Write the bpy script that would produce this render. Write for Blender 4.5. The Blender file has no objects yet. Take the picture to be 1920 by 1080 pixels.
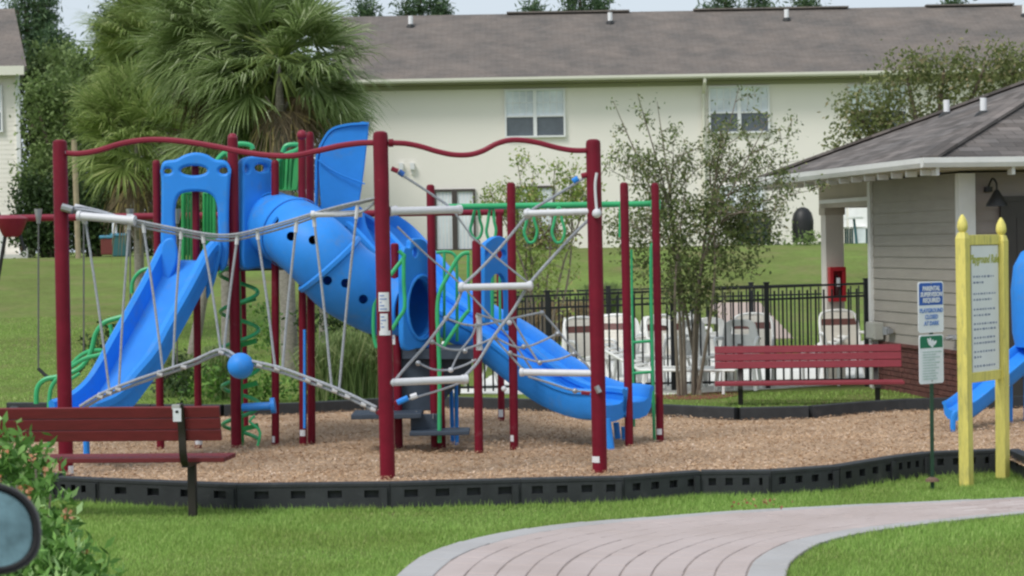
import bpy, math, random
import numpy as np
from mathutils import Vector, Matrix, Euler

scene = bpy.context.scene
R_ = math.radians
# ------------------------------------------------------------------ camera
FPX, CAMZ = 4000.0, 1.95
PITCH, ROLL = math.atan(82.0/FPX), R_(1.0)
cam_data = bpy.data.cameras.new('camera')
cam = bpy.data.objects.new('camera', cam_data)
scene.collection.objects.link(cam)
RM = Matrix.Rotation(math.pi/2-PITCH, 3, 'X') @ Matrix.Rotation(-ROLL, 3, 'Z')
cam.matrix_world = Matrix.Translation((0, 0, CAMZ)) @ RM.to_4x4()
cam_data.sensor_width = 36.0
cam_data.lens = 36.0*FPX/1920.0
cam_data.clip_start = 0.1
cam_data.clip_end = 2000
cam_data.dof.use_dof = True
cam_data.dof.focus_distance = 19.0
cam_data.dof.aperture_fstop = 9.0
scene.camera = cam
# ------------------------------------------------------------------ world, sun, exposure (overcast day)
world = bpy.data.worlds.new('World'); scene.world = world; world.use_nodes = True
wn = world.node_tree; wn.nodes.clear()
sky = wn.nodes.new('ShaderNodeTexSky'); sky.sky_type = 'NISHITA'; sky.sun_disc = False
sky.sun_elevation = R_(52); sky.sun_rotation = R_(225); sky.dust_density = 3.0; sky.air_density = 1.0
hsv = wn.nodes.new('ShaderNodeHueSaturation'); hsv.inputs['Saturation'].default_value = 0.5
mixw = wn.nodes.new('ShaderNodeMix'); mixw.data_type = 'RGBA'; mixw.inputs[0].default_value = 0.6
mixw.inputs[7].default_value = (7.3, 8.3, 9.3, 1)
bg = wn.nodes.new('ShaderNodeBackground'); bg.inputs['Strength'].default_value = 0.093
wo = wn.nodes.new('ShaderNodeOutputWorld')
wn.links.new(sky.outputs[0], hsv.inputs['Color'])
wn.links.new(hsv.outputs[0], mixw.inputs[6])
wn.links.new(mixw.outputs[2], bg.inputs['Color'])
wn.links.new(bg.outputs[0], wo.inputs['Surface'])
sl = bpy.data.lights.new('sun', 'SUN'); sl.energy = 1.5; sl.angle = R_(18); sl.color = (1.0, 0.97, 0.92)
so = bpy.data.objects.new('sun', sl); scene.collection.objects.link(so)
el, az = R_(52), R_(225)
sdir = Vector((math.cos(el)*math.sin(az), math.cos(el)*math.cos(az), math.sin(el)))
so.rotation_euler = sdir.to_track_quat('Z', 'Y').to_euler(); so.location = (0, 0, 30)
vs = scene.view_settings
vs.view_transform = 'Standard'; vs.look = 'None'; vs.exposure = 0.36; vs.gamma = 1.0
vs.use_curve_mapping = False
scene.render.engine = 'CYCLES'
scene.cycles.max_bounces = 6
scene.cycles.filter_width = 2.4

# ------------------------------------------------------------------ helpers
COL = scene.collection
ORIG = {}      # world location of each object's origin
def V(*a): return Vector(a)
def W(px, py, Y):
    """world point seen at photo pixel (px, py) at distance Y along the view"""
    d = RM @ Vector(((px-960)/FPX, -(py-540)/FPX, -1.0))
    return Vector((0, 0, CAMZ)) + d*(Y/d.y)
def G(px, py, z=0.0):
    d = RM @ Vector(((px-960)/FPX, -(py-540)/FPX, -1.0))
    return Vector((0, 0, CAMZ)) + d*((z-CAMZ)/d.z)

def tagit(o, label=None, cat=None, group=None, kind=None):
    if label: o['label'] = label
    if cat: o['category'] = cat
    if group: o['group'] = group
    if kind: o['kind'] = kind
    return o

def thing(name, loc, label, cat, group=None):
    o = bpy.data.objects.new(name, None); COL.objects.link(o)
    o.empty_display_size = 0.2
    loc = Vector(loc); o.location = loc; ORIG[o] = loc.copy()
    return tagit(o, label, cat, group)

class M:
    """collects geometry in world coordinates"""
    def __init__(s): s.v = []; s.f = []; s.smooth = True; s.mi = []
    def add(s, verts, faces, mi=0):
        n = len(s.v); s.v.extend([tuple(p) for p in verts])
        s.f.extend([tuple(i+n for i in f) for f in faces]); s.mi.extend([mi]*len(faces)); return s
    def box(s, c, size, ex=None, ey=None, ez=None, mi=0):
        c = Vector(c); ex = Vector(ex or (1, 0, 0)); ey = Vector(ey or (0, 1, 0)); ez = Vector(ez) if ez else ex.cross(ey)
        hx, hy, hz = size[0]/2, size[1]/2, size[2]/2
        P = [c+ex*(i*hx)+ey*(j*hy)+ez*(k*hz) for k in (-1, 1) for j in (-1, 1) for i in (-1, 1)]
        return s.add(P, [(0, 2, 3, 1), (4, 5, 7, 6), (0, 1, 5, 4), (2, 6, 7, 3), (0, 4, 6, 2), (1, 3, 7, 5)], mi)
    def bar(s, a, b, w, h, up=(0, 0, 1), mi=0):
        a = Vector(a); b = Vector(b); t = (b-a); L = t.length; t.normalize()
        side = t.cross(Vector(up));
        if side.length < 1e-4: side = Vector((1, 0, 0))
        side.normalize(); u = side.cross(t)
        return s.box((a+b)/2, (L, w, h), t, side, u, mi)
    def tube(s, path, r, n=8, caps=True, closed=False, mi=0):
        P = [Vector(p) for p in path]; m = len(P)
        rs = r if isinstance(r, (list, tuple)) else [r]*m
        ref = Vector((0.13, 0.31, 0.94)); verts = []; up = None
        for i, p in enumerate(P):
            if closed: t = P[(i+1) % m]-P[i-1]
            else: t = P[min(i+1, m-1)]-P[max(i-1, 0)]
            if t.length < 1e-9: t = Vector((0, 0, 1))
            t.normalize()
            if up is None:
                up = ref - t*ref.dot(t)
                if up.length < .1: up = Vector((1, 0, 0)) - t*t.x
            else: up = up - t*up.dot(t)
            up.normalize(); sd = t.cross(up)
            for k in range(n):
                a = 2*math.pi*k/n
                verts.append(p+up*(math.cos(a)*rs[i])+sd*(math.sin(a)*rs[i]))
        F = []
        for i in range(m if closed else m-1):
            j = (i+1) % m
            for k in range(n):
                F.append((i*n+k, i*n+(k+1) % n, j*n+(k+1) % n, j*n+k))
        if caps and not closed:
            F.append(tuple(range(n-1, -1, -1))); F.append(tuple((m-1)*n+k for k in range(n)))
        return s.add(verts, F, mi)
    def lathe(s, base, prof, n=16, mi=0):
        base = Vector(base); verts = []; F = []
        for (r, z) in prof:
            for k in range(n):
                a = 2*math.pi*k/n; verts.append(base+Vector((r*math.cos(a), r*math.sin(a), z)))
        for i in range(len(prof)-1):
            for k in range(n): F.append((i*n+k, i*n+(k+1) % n, (i+1)*n+(k+1) % n, (i+1)*n+k))
        F.append(tuple(range(n-1, -1, -1))); F.append(tuple((len(prof)-1)*n+k for k in range(n)))
        return s.add(verts, F, mi)
    def sphere(s, c, r, n=16, m=10, sc=(1, 1, 1), mi=0):
        c = Vector(c); verts = []; F = []
        for i in range(m+1):
            th = math.pi*i/m
            for k in range(n):
                a = 2*math.pi*k/n
                verts.append(c+Vector((r*math.sin(th)*math.cos(a)*sc[0], r*math.sin(th)*math.sin(a)*sc[1], r*math.cos(th)*sc[2])))
        for i in range(m):
            for k in range(n): F.append((i*n+k, (i+1)*n+k, (i+1)*n+(k+1) % n, i*n+(k+1) % n))
        return s.add(verts, F, mi)
    def poly(s, pts, thick=None, down=(0, 0, -1), mi=0):
        P = [Vector(p) for p in pts]; n = len(P)
        if not thick: return s.add(P, [tuple(range(n))], mi)
        d = Vector(down)*thick; Q = [p+d for p in P]
        F = [tuple(range(n)), tuple(range(2*n-1, n-1, -1))]+[(i, i+n, (i+1) % n+n, (i+1) % n) for i in range(n)]
        return s.add(P+Q, F, mi)
    def sweep(s, path, prof, sides=None, caps=True, mi=0):
        """closed profile (side, up) swept along the path, side horizontal"""
        P = [Vector(p) for p in path]; m = len(P); n = len(prof); verts = []
        for i, p in enumerate(P):
            t = (P[min(i+1, m-1)]-P[max(i-1, 0)]).normalized()
            sd = sides[i] if sides else t.cross(Vector((0, 0, 1))).normalized()
            up = sd.cross(t).normalized()
            pr = prof(i/(m-1)) if callable(prof) else prof
            n = len(pr)
            for a, b in pr: verts.append(p+sd*a+up*b)
        F = []
        for i in range(m-1):
            for k in range(n): F.append((i*n+k, i*n+(k+1) % n, (i+1)*n+(k+1) % n, (i+1)*n+k))
        if caps: F.append(tuple(range(n-1, -1, -1))); F.append(tuple((m-1)*n+k for k in range(n)))
        return s.add(verts, F, mi)
    def obj(s, name, mat, parent=None, smooth=False, bevel=0, origin=None, rot=None, **tg):
        co = np.array(s.v, dtype=np.float64)
        if origin is not None: c = Vector(origin)
        else:
            lo = co.min(0); hi = co.max(0)
            c = Vector(((lo[0]+hi[0])/2, (lo[1]+hi[1])/2, (lo[2]+hi[2])/2 if parent else lo[2]))
        co = co-np.array(c)
        me = bpy.data.meshes.new(name); me.from_pydata(co.tolist(), [], s.f); me.update()
        mats = mat if isinstance(mat, (list, tuple)) else [mat]
        for mm in mats: me.materials.append(mm)
        if len(mats) > 1: me.polygons.foreach_set('material_index', s.mi)
        return link(name, me, parent, c, smooth, bevel, **tg)

def link(name, me, parent, worldpos, smooth=False, bevel=0, **tg):
    o = bpy.data.objects.new(name, me); COL.objects.link(o)
    c = Vector(worldpos); ORIG[o] = c.copy()
    if parent is not None: o.parent = parent; o.location = c-ORIG[parent]
    else: o.location = c
    if smooth:
        me.polygons.foreach_set('use_smooth', [True]*len(me.polygons))
        try: me.set_sharp_from_angle(angle=R_(40))
        except Exception: pass
    if bevel:
        b = o.modifiers.new('bevel', 'BEVEL'); b.width = bevel; b.segments = 2; b.limit_method = 'ANGLE'; b.angle_limit = R_(40)
    return tagit(o, tg.get('label'), tg.get('cat'), tg.get('group'), tg.get('kind'))

def share(src, name, parent, worldpos, rot=None, scale=None, **tg):
    """another object on the same mesh"""
    o = link(name, src.data, parent, worldpos, **tg)
    if rot: o.rotation_euler = rot
    if scale: o.scale = scale
    return o

def copy_tree(o, loc=None, rotz=0, label=None, group=None, scale=None):
    r = o.copy(); COL.objects.link(r)
    if loc is not None: r.location = loc; ORIG[r] = Vector(loc)
    r.rotation_euler = (0, 0, rotz)
    if scale: r.scale = (scale,)*3 if not isinstance(scale, tuple) else scale
    if label: r['label'] = label
    if group: r['group'] = group
    for ch in list(o.children):
        c = ch.copy(); COL.objects.link(c); c.parent = r
        for g in ch.children:
            d = g.copy(); COL.objects.link(d); d.parent = c
    return r

def smooth_path(pts, k=6, closed=False):
    P = [Vector(p) for p in pts]; n = len(P); out = []
    rng = range(n) if closed else range(n-1)
    for i in rng:
        if closed: p0, p1, p2, p3 = P[i-1], P[i], P[(i+1) % n], P[(i+2) % n]
        else: p0, p1, p2, p3 = P[max(i-1, 0)], P[i], P[i+1], P[min(i+2, n-1)]
        for j in range(k):
            t = j/k
            out.append(0.5*((2*p1)+(p2-p0)*t+(2*p0-5*p1+4*p2-p3)*t*t+(3*p1-p0-3*p2+p3)*t**3))
    if not closed: out.append(P[-1].copy())
    return out

def curve_plate(name, loops, thick, bev, mat, parent, O, U, N, res=2, **tg):
    """flat outline (u, v) with holes, given real thickness; u along U, v along world Z"""
    cu = bpy.data.curves.new(name, 'CURVE'); cu.dimensions = '2D'; cu.fill_mode = 'BOTH'
    cu.extrude = thick/2-bev; cu.bevel_depth = bev; cu.bevel_resolution = 2
    cu.offset = -bev
    for lp in loops:
        sp = cu.splines.new('POLY'); sp.points.add(len(lp)-1); sp.use_cyclic_u = True
        for p, (a, b) in zip(sp.points, lp): p.co = (a, b, 0, 1)
    return curve_mesh(name, cu, mat, parent, O, U, N, **tg)

def curve_mesh(name, cu, mat, parent, O, U, N, Vv=(0, 0, 1), smooth=True, **tg):
    tmp = bpy.data.objects.new('tmp', cu); COL.objects.link(tmp)
    bpy.context.view_layer.update()
    dg = bpy.context.evaluated_depsgraph_get()
    me = bpy.data.meshes.new_from_object(tmp.evaluated_get(dg)); bpy.data.objects.remove(tmp)
    me.materials.clear()
    n = len(me.vertices); co = np.empty(n*3); me.vertices.foreach_get('co', co); co = co.reshape(n, 3)
    B = np.array([list(U), list(Vv), list(N)]); w = co@B+np.array(O)
    c = (w.min(0)+w.max(0))/2; me.vertices.foreach_set('co', (w-c).ravel()); me.update()
    me.materials.append(mat); me.name = name
    me.polygons.foreach_set('material_index', [0]*len(me.polygons))
    return link(name, me, parent, Vector(c), smooth=smooth, **tg)

def smooth2(pts, k=5):
    return [(p.x, p.y) for p in smooth_path([Vector((a, b, 0)) for a, b in pts], k, True)]

def px_panel(name, parent, mat, xa, Ya, xb, Yb, outline, holes, thick=.06, bev=.018, smooth=True, **tg):
    """panel standing between two posts; outline in photo pixels laid on that vertical plane"""
    a = W(xa, 500, Ya); b = W(xb, 500, Yb); U = Vector((b.x-a.x, b.y-a.y, 0)).normalized()
    N = U.cross(Vector((0, 0, 1))).normalized()
    def conv(px, py):
        # intersect the pixel's ray with the vertical plane through a, b
        d = RM @ Vector(((px-960)/FPX, -(py-540)/FPX, -1.0)); C = Vector((0, 0, CAMZ))
        t = (Vector((a.x, a.y, 0))-C).dot(N)/d.dot(N); p = C+d*t
        return ((p-a).dot(U), p.z)
    loops = [smooth2([conv(*q) for q in outline]) if smooth else [conv(*q) for q in outline]]
    for h in holes: loops.append(smooth2([conv(*q) for q in h]))
    return curve_plate(name, loops, thick, bev, mat, parent, Vector((a.x, a.y, 0)), U, N, **tg), (a, U, N)

def ell(cx, cy, rx, ry, n=10): return [(cx+rx*math.cos(2*math.pi*k/n), cy+ry*math.sin(2*math.pi*k/n)) for k in range(n)]

def text_mesh(name, body, size, mat, parent, O, U, N, align='CENTER', shear=0.0, bold=0.0, spacing=1.0, xscale=1.0):
    cu = bpy.data.curves.new(name, 'FONT'); cu.body = body; cu.size = size; cu.align_x = align; cu.align_y = 'CENTER'
    cu.extrude = .0008; cu.shear = shear; cu.offset = bold; cu.space_character = spacing; cu.resolution_u = 2
    return curve_mesh(name, cu, mat, parent, O, Vector(U)*xscale, N, smooth=False)

# ------------------------------------------------------------------ materials
def mat(name, col, rough=.6, var=0.0, scale=8.0, bump=0.0, bscale=60.0, metal=0.0, spec=.5, coat=0.0, col2=None, dirt=None, stretch=None, sss=0):
    m = bpy.data.materials.new(name); m.use_nodes = True; nt = m.node_tree; b = nt.nodes['Principled BSDF']
    b.inputs['Roughness'].default_value = rough; b.inputs['Metallic'].default_value = metal
    b.inputs['Specular IOR Level'].default_value = spec; b.inputs['Coat Weight'].default_value = coat
    b.inputs['Base Color'].default_value = (*col, 1)
    if var or bump or dirt or col2:
        tc = nt.nodes.new('ShaderNodeNewGeometry'); mp = nt.nodes.new('ShaderNodeMapping')
        nt.links.new(tc.outputs['Position'], mp.inputs[0])
        if stretch: mp.inputs['Scale'].default_value = stretch
    if var or col2:
        n = nt.nodes.new('ShaderNodeTexNoise'); n.inputs['Scale'].default_value = scale; n.inputs['Detail'].default_value = 6
        n.inputs['Roughness'].default_value = .65
        nt.links.new(mp.outputs[0], n.inputs['Vector'])
        r = nt.nodes.new('ShaderNodeValToRGB')
        c2 = col2 or tuple(min(1, c*(1+var)) for c in col); c1 = col if col2 else tuple(c*(1-var) for c in col)
        r.color_ramp.elements[0].position = .32; r.color_ramp.elements[1].position = .68
        r.color_ramp.elements[0].color = (*c1, 1); r.color_ramp.elements[1].color = (*c2, 1)
        nt.links.new(n.outputs['Fac'], r.inputs[0]); last = r.outputs[0]
        if dirt:
            dcol, dscale, dthr, damt = dirt
            n2 = nt.nodes.new('ShaderNodeTexNoise'); n2.inputs['Scale'].default_value = dscale; n2.inputs['Detail'].default_value = 8
            n2.inputs['Roughness'].default_value = .7
            nt.links.new(mp.outputs[0], n2.inputs['Vector'])
            r2 = nt.nodes.new('ShaderNodeMapRange'); r2.inputs['From Min'].default_value = dthr; r2.inputs['From Max'].default_value = dthr+.15
            r2.inputs['To Max'].default_value = damt
            nt.links.new(n2.outputs['Fac'], r2.inputs['Value'])
            mx = nt.nodes.new('ShaderNodeMix'); mx.data_type = 'RGBA'; mx.inputs[7].default_value = (*dcol, 1)
            nt.links.new(r2.outputs[0], mx.inputs[0]); nt.links.new(last, mx.inputs[6]); last = mx.outputs[2]
        nt.links.new(last, b.inputs['Base Color'])
    if bump:
        nb = nt.nodes.new('ShaderNodeTexNoise'); nb.inputs['Scale'].default_value = bscale; nb.inputs['Detail'].default_value = 4
        nt.links.new(mp.outputs[0], nb.inputs['Vector'])
        bp = nt.nodes.new('ShaderNodeBump'); bp.inputs['Strength'].default_value = bump; bp.inputs['Distance'].default_value = .02
        nt.links.new(nb.outputs['Fac'], bp.inputs['Height']); nt.links.new(bp.outputs[0], b.inputs['Normal'])
    return m

def leafmat(name, c1, c2, c3=None, rough=.55, trans=.25, patch=None):
    """colour differs from leaf to leaf"""
    m = bpy.data.materials.new(name); m.use_nodes = True; nt = m.node_tree; b = nt.nodes['Principled BSDF']
    g = nt.nodes.new('ShaderNodeNewGeometry'); r = nt.nodes.new('ShaderNodeValToRGB')
    r.color_ramp.elements[0].color = (*c1, 1); r.color_ramp.elements[1].color = (*c2, 1)
    if c3:
        r.color_ramp.elements[1].position = .8
        e = r.color_ramp.elements.new(1.0); e.color = (*c3, 1)
    nt.links.new(g.outputs['Random Per Island'], r.inputs[0]); out = r.outputs[0]
    if patch:
        pn = nt.nodes.new('ShaderNodeTexNoise'); pn.inputs['Scale'].default_value = patch[0]; pn.inputs['Detail'].default_value = 5
        nt.links.new(g.outputs['Position'], pn.inputs['Vector']); pr = nt.nodes.new('ShaderNodeMapRange'); pr.inputs['From Min'].default_value = .42; pr.inputs['From Max'].default_value = .64
        pr.inputs['To Max'].default_value = patch[1]; nt.links.new(pn.outputs['Fac'], pr.inputs['Value'])
        pm = nt.nodes.new('ShaderNodeMix'); pm.data_type = 'RGBA'; pm.blend_type = 'MULTIPLY'; pm.inputs[7].default_value = (*patch[2], 1)
        nt.links.new(pr.outputs[0], pm.inputs[0]); nt.links.new(out, pm.inputs[6]); out = pm.outputs[2]
    nt.links.new(out, b.inputs['Base Color'])
    b.inputs['Roughness'].default_value = rough; b.inputs['Specular IOR Level'].default_value = .3
    tr = nt.nodes.new('ShaderNodeBsdfTranslucent'); nt.links.new(out, tr.inputs[0])
    mx = nt.nodes.new('ShaderNodeMixShader'); mx.inputs[0].default_value = trans
    nt.links.new(b.outputs[0], mx.inputs[1]); nt.links.new(tr.outputs[0], mx.inputs[2])
    nt.links.new(mx.outputs[0], nt.nodes['Material Output'].inputs['Surface'])
    return m

BLUE = mat('blue_plastic', (.030, .265, .80), .48, var=.08, scale=2.5, bump=.08, bscale=120, spec=.28, dirt=((.16, .23, .34), 3.2, .55, .38))
RED = mat('maroon_paint', (.165, .006, .020), .5, var=.16, scale=5, spec=.22, dirt=((.26, .10, .11), 7, .60, .4))
REDBEAM = mat('maroon_rail_paint', (.24, .018, .040), .45, var=.08, scale=6, spec=.3)
GREEN = mat('green_paint', (.04, .42, .16), .4, var=.12, scale=5, dirt=((.12, .42, .25), 6, .58, .4))
GREENP = mat('green_plastic', (.03, .34, .09), .45, var=.15, scale=4)
DECK = mat('slate_rubber_coating', (.040, .058, .085), .6, var=.15, scale=12, bump=.1)
ROPE = mat('grey_rope', (.38, .40, .44), .8, var=.3, scale=80, bump=.4, bscale=300)
WHITEP = mat('white_rung_plastic', (.66, .66, .69), .45, var=.06, scale=10)
STEEL = mat('galvanised_steel', (.42, .43, .45), .4, metal=.7, var=.1)
CHAIN = mat('chain_steel', (.16, .16, .155), .5, metal=.4, var=.2, scale=60)
STICK = mat('white_sticker', (.72, .73, .76), .5, var=.08, scale=30)
STICKP = mat('sticker_print', (.25, .33, .55), .6)
BLACKR = mat('black_border_plastic', (.028, .031, .034), .62, var=.25, scale=7, bump=.1, dirt=((.13, .12, .11), 3.5, .60, .55))
BENCH = mat('maroon_bench_slat', (.155, .013, .017), .65, var=.18, scale=5, stretch=(1, 1, 8), bump=.15, bscale=60)
BENCHF = mat('faded_red_bench_slat', (.255, .030, .045), .7, var=.14, scale=5, stretch=(1, 1, 8), bump=.15, bscale=60)
IRON = mat('dark_bench_iron', (.022, .017, .013), .55, var=.2)
YELLOW = mat('yellow_painted_wood', (.76, .66, .17), .6, var=.12, scale=6, stretch=(6, 6, 1), bump=.25, bscale=30, dirt=((.30, .30, .12), 4, .52, .55))
SIGNW = mat('sign_white', (.80, .82, .86), .4, var=.04, scale=4)
SIGNB = mat('sign_blue', (.014, .10, .46), .4, var=.05)
SIGNG = mat('sign_green', (.006, .17, .085), .4, var=.05)
INK = mat('grey_blue_ink', (.20, .24, .40), .6)
INKY = mat('olive_yellow_ink', (.42, .44, .05), .6)
POLE = mat('dark_green_pole', (.012, .05, .025), .5, var=.2)
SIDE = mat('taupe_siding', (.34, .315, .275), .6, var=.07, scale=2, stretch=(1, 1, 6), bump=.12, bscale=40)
SIDE2 = mat('taupe_siding_shaded', (.27, .23, .21), .6, var=.07, scale=2, stretch=(1, 1, 6), bump=.12, bscale=40)  # front wall's weaker light put into a darker, browner taupe
TRIM = mat('white_trim', (.75, .75, .73), .5, var=.06, scale=3)
TRIM2 = mat('beige_trim', (.43, .38, .31), .6, var=.07, scale=3)
COLM = mat('column_pale_paint', (.60, .56, .50), .6, var=.06, scale=3)
BRICK = mat('red_brick', (.13, .048, .04), .85, var=.35, scale=9, bump=.5, bscale=60)
MORTAR = mat('mortar', (.20, .17, .15), .9, var=.15, scale=20, bump=.3)
DOORM = mat('charcoal_door', (.045, .038, .036), .5, var=.1)
FENCE = mat('black_fence_metal', (.010, .012, .014), .45, var=.2)
CONC = mat('pale_pool_concrete', (.78, .77, .73), .85, var=.08, scale=3, bump=.2)
CREAM = mat('cream_vinyl_siding', (.90, .85, .78), .6, var=.015, scale=.3)
GUT = mat('gutter_cream', (.74, .72, .62), .5, var=.03)
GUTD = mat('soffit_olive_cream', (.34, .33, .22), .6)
FRAMEW = mat('window_frame_white', (.83, .83, .84), .4)
BLIND = mat('window_blind', (.55, .60, .66), .5, var=.06, scale=2)
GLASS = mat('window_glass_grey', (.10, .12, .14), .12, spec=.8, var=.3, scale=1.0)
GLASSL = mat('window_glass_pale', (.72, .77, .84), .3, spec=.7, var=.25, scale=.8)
BRONZE = mat('dark_bronze_frame', (.07, .055, .05), .5)
BARK = mat('grey_brown_bark', (.16, .125, .09), .9, var=.3, scale=12, stretch=(3, 3, 1), bump=.6, bscale=40)
MYRTLE = mat('smooth_myrtle_bark', (.20, .165, .125), .8, var=.25, scale=8, stretch=(3, 3, .7), bump=.3)
PALMB = mat('palm_bark', (.29, .265, .225), .9, var=.25, scale=8, stretch=(2, 2, 5), bump=.7, bscale=30)
CHAIRW = mat('white_chair_plastic', (.90, .90, .87), .4, var=.04)
STRAPB = mat('beige_vinyl_strap', (.78, .74, .66), .5, var=.05)
STRAPR = mat('brown_vinyl_strap', (.17, .07, .06), .5, var=.1)
EXTR = mat('extinguisher_box_red', (.42, .02, .03), .35, var=.08)
BLACK = mat('black_cast_metal', (.012, .012, .012), .5)
GREYB = mat('grey_electrical_box', (.42, .42, .38), .5, var=.06)
RUBBER = mat('black_rubber', (.018, .018, .019), .8)
TRIMB = mat('building_interior_dark', (.03, .03, .03), .9)
CARM = mat('grey_car_plastic', (.13, .118, .122), .42, var=.12, scale=20, coat=.1)
CARP = mat('dark_car_paint', (.03, .035, .04), .3, coat=.6)
MIRR = mat('mirror_reflection_tint', (.20, .31, .32), .18, metal=1.0, var=.45, scale=9, dirt=((.09, .13, .12), 14, .5, .6))  # teal tint and mottling paint the reflected surroundings into the glass colour

def shingle(name, ca, cb, bw, bh, rot=(0, 0, 0)):
    m = bpy.data.materials.new(name); m.use_nodes = True; nt = m.node_tree; b = nt.nodes['Principled BSDF']
    b.inputs['Roughness'].default_value = .9; b.inputs['Specular IOR Level'].default_value = .2
    uv = nt.nodes.new('ShaderNodeUVMap')
    br = nt.nodes.new('ShaderNodeTexBrick'); br.inputs['Color1'].default_value = (*ca, 1); br.inputs['Color2'].default_value = (*cb, 1)
    br.inputs['Mortar'].default_value = (*[c*.55 for c in ca], 1); br.inputs['Scale'].default_value = 1.0
    br.inputs['Brick Width'].default_value = bw; br.inputs['Row Height'].default_value = bh; br.inputs['Mortar Size'].default_value = .004
    br.inputs['Bias'].default_value = 0.0
    nt.links.new(uv.outputs[0], br.inputs['Vector'])
    n = nt.nodes.new('ShaderNodeTexNoise'); n.inputs['Scale'].default_value = .7; n.inputs['Detail'].default_value = 7; n.inputs['Roughness'].default_value = .7
    nt.links.new(uv.outputs[0], n.inputs['Vector'])
    rr = nt.nodes.new('ShaderNodeValToRGB'); rr.color_ramp.elements[0].position = .35; rr.color_ramp.elements[1].position = .65
    rr.color_ramp.elements[0].color = (.74, .76, .78, 1); rr.color_ramp.elements[1].color = (1.18, 1.12, 1.08, 1)
    nt.links.new(n.outputs['Fac'], rr.inputs[0])
    mx = nt.nodes.new('ShaderNodeMix'); mx.data_type = 'RGBA'; mx.blend_type = 'MULTIPLY'; mx.inputs[0].default_value = 1
    nt.links.new(br.outputs['Color'], mx.inputs[6]); nt.links.new(rr.outputs[0], mx.inputs[7]); nt.links.new(mx.outputs[2], b.inputs['Base Color'])
    bp = nt.nodes.new('ShaderNodeBump'); bp.inputs['Strength'].default_value = .6; bp.inputs['Distance'].default_value = .02
    nt.links.new(br.outputs['Fac'], bp.inputs['Height']); bp.invert = True; nt.links.new(bp.outputs[0], b.inputs['Normal'])
    return m
SHING1 = shingle('house_roof_shingles', (.172, .152, .138), (.200, .178, .162), .35, .15)
SHING2 = shingle('clubhouse_roof_shingles', (.105, .094, .088), (.215, .195, .185), .30, .14)

def set_uv(o, origin, U, Vv):
    """UV in metres along U, V (world directions)"""
    me = o.data; uvl = me.uv_layers.new(name='UVMap'); c = ORIG[o]
    U = Vector(U); Vv = Vector(Vv); origin = Vector(origin)
    for lp in me.loops:
        p = me.vertices[lp.vertex_index].co+c-origin
        uvl.data[lp.index].uv = (p.dot(U), p.dot(Vv))

def smst(a, b, x):
    t = np.clip((x-a)/(b-a), 0, 1); return t*t*(3-2*t)
def gz(x, y):
    x = np.asarray(x, float); y = np.asarray(y, float)
    z = -.135+.03*smst(0, 1, (17-y)/3)+.135*smst(18.6, 24.3, y)
    z = z+.52*smst(0, 1, (12.0-y)/6.5)
    ys = 26+10.5*smst(-1.5, 1.0, x)
    z = z+1.8*smst(0, 1, (y-ys)/(58-ys))
    return z
def gzf(x, y): return float(gz(x, y))
# ================================================================== GROUND
def in_poly(x, y, poly):
    x = np.asarray(x); y = np.asarray(y); ins = np.zeros(x.shape, bool); n = len(poly)
    for i in range(n):
        x1, y1 = poly[i]; x2, y2 = poly[(i+1) % n]
        c = ((y1 > y) != (y2 > y)) & (x < (x2-x1)*(y-y1)/((y2-y1) if y2 != y1 else 1e-9)+x1)
        ins ^= c
    return ins

ZT = .07
front_px = [(105, 895), (185, 899), (444, 909), (731, 906), (976, 899), (1170, 895), (1314, 884), (1446, 883), (1574, 874), (1678, 857), (1743, 849), (1868, 844), (1893, 843), (1985, 885)]
front = [G(x, y, ZT) for x, y in front_px]
back_px = [(1990, 762), (1850, 766), (1691, 770), (1602, 776), (1513, 784), (1386, 787), (1240, 780), (1090, 773), (960, 768), (830, 764), (700, 768), (560, 776), (420, 780), (290, 779), (160, 776), (20, 775)]
back = [G(x, y, 0) for x, y in back_px]
left_xy = [V(-5.75, 24.2, 0), V(-6.0, 22.3, 0), V(-5.6, 20.4, 0), V(-4.9, 18.9, 0), V(-4.45, 18.1, 0)]
right_xy = [V(5.1, 17.6, 0), V(6.2, 18.0, 0), V(7.4, 19.5, 0), V(7.8, 21.5, 0), V(7.4, 23.6, 0)]
loop_pts = front+right_xy+back+left_xy
MULCH = [(p.x, p.y) for p in loop_pts]

GRASSM = bpy.data.materials.new('grass_ground'); GRASSM.use_nodes = True
nt = GRASSM.node_tree; b = nt.nodes['Principled BSDF']; b.inputs['Roughness'].default_value = .95; b.inputs['Specular IOR Level'].default_value = .1
g = nt.nodes.new('ShaderNodeNewGeometry')
def nz(sc, det=6, vec=None, rough=.65):
    n = nt.nodes.new('ShaderNodeTexNoise'); n.inputs['Scale'].default_value = sc; n.inputs['Detail'].default_value = det; n.inputs['Roughness'].default_value = rough
    nt.links.new(vec or g.outputs['Position'], n.inputs['Vector']); return n.outputs['Fac']
def rampn(fac, p0, c0, p1, c1):
    r = nt.nodes.new('ShaderNodeValToRGB'); r.color_ramp.elements[0].position = p0; r.color_ramp.elements[1].position = p1
    r.color_ramp.elements[0].color = (*c0, 1); r.color_ramp.elements[1].color = (*c1, 1); nt.links.new(fac, r.inputs[0]); return r.outputs[0]
c1 = rampn(nz(.35), .35, (.165, .20, .065), .65, (.215, .31, .085))
c2 = rampn(nz(7, 10, None, .8), .3, (.62, .68, .58), .7, (1.28, 1.24, 1.12))
mx = nt.nodes.new('ShaderNodeMix'); mx.data_type = 'RGBA'; mx.blend_type = 'MULTIPLY'; mx.inputs[0].default_value = 1
nt.links.new(c1, mx.inputs[6]); nt.links.new(c2, mx.inputs[7])
dm = rampn(nz(.8, 7), .50, (0, 0, 0), .68, (.65, .65, .65))
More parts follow.
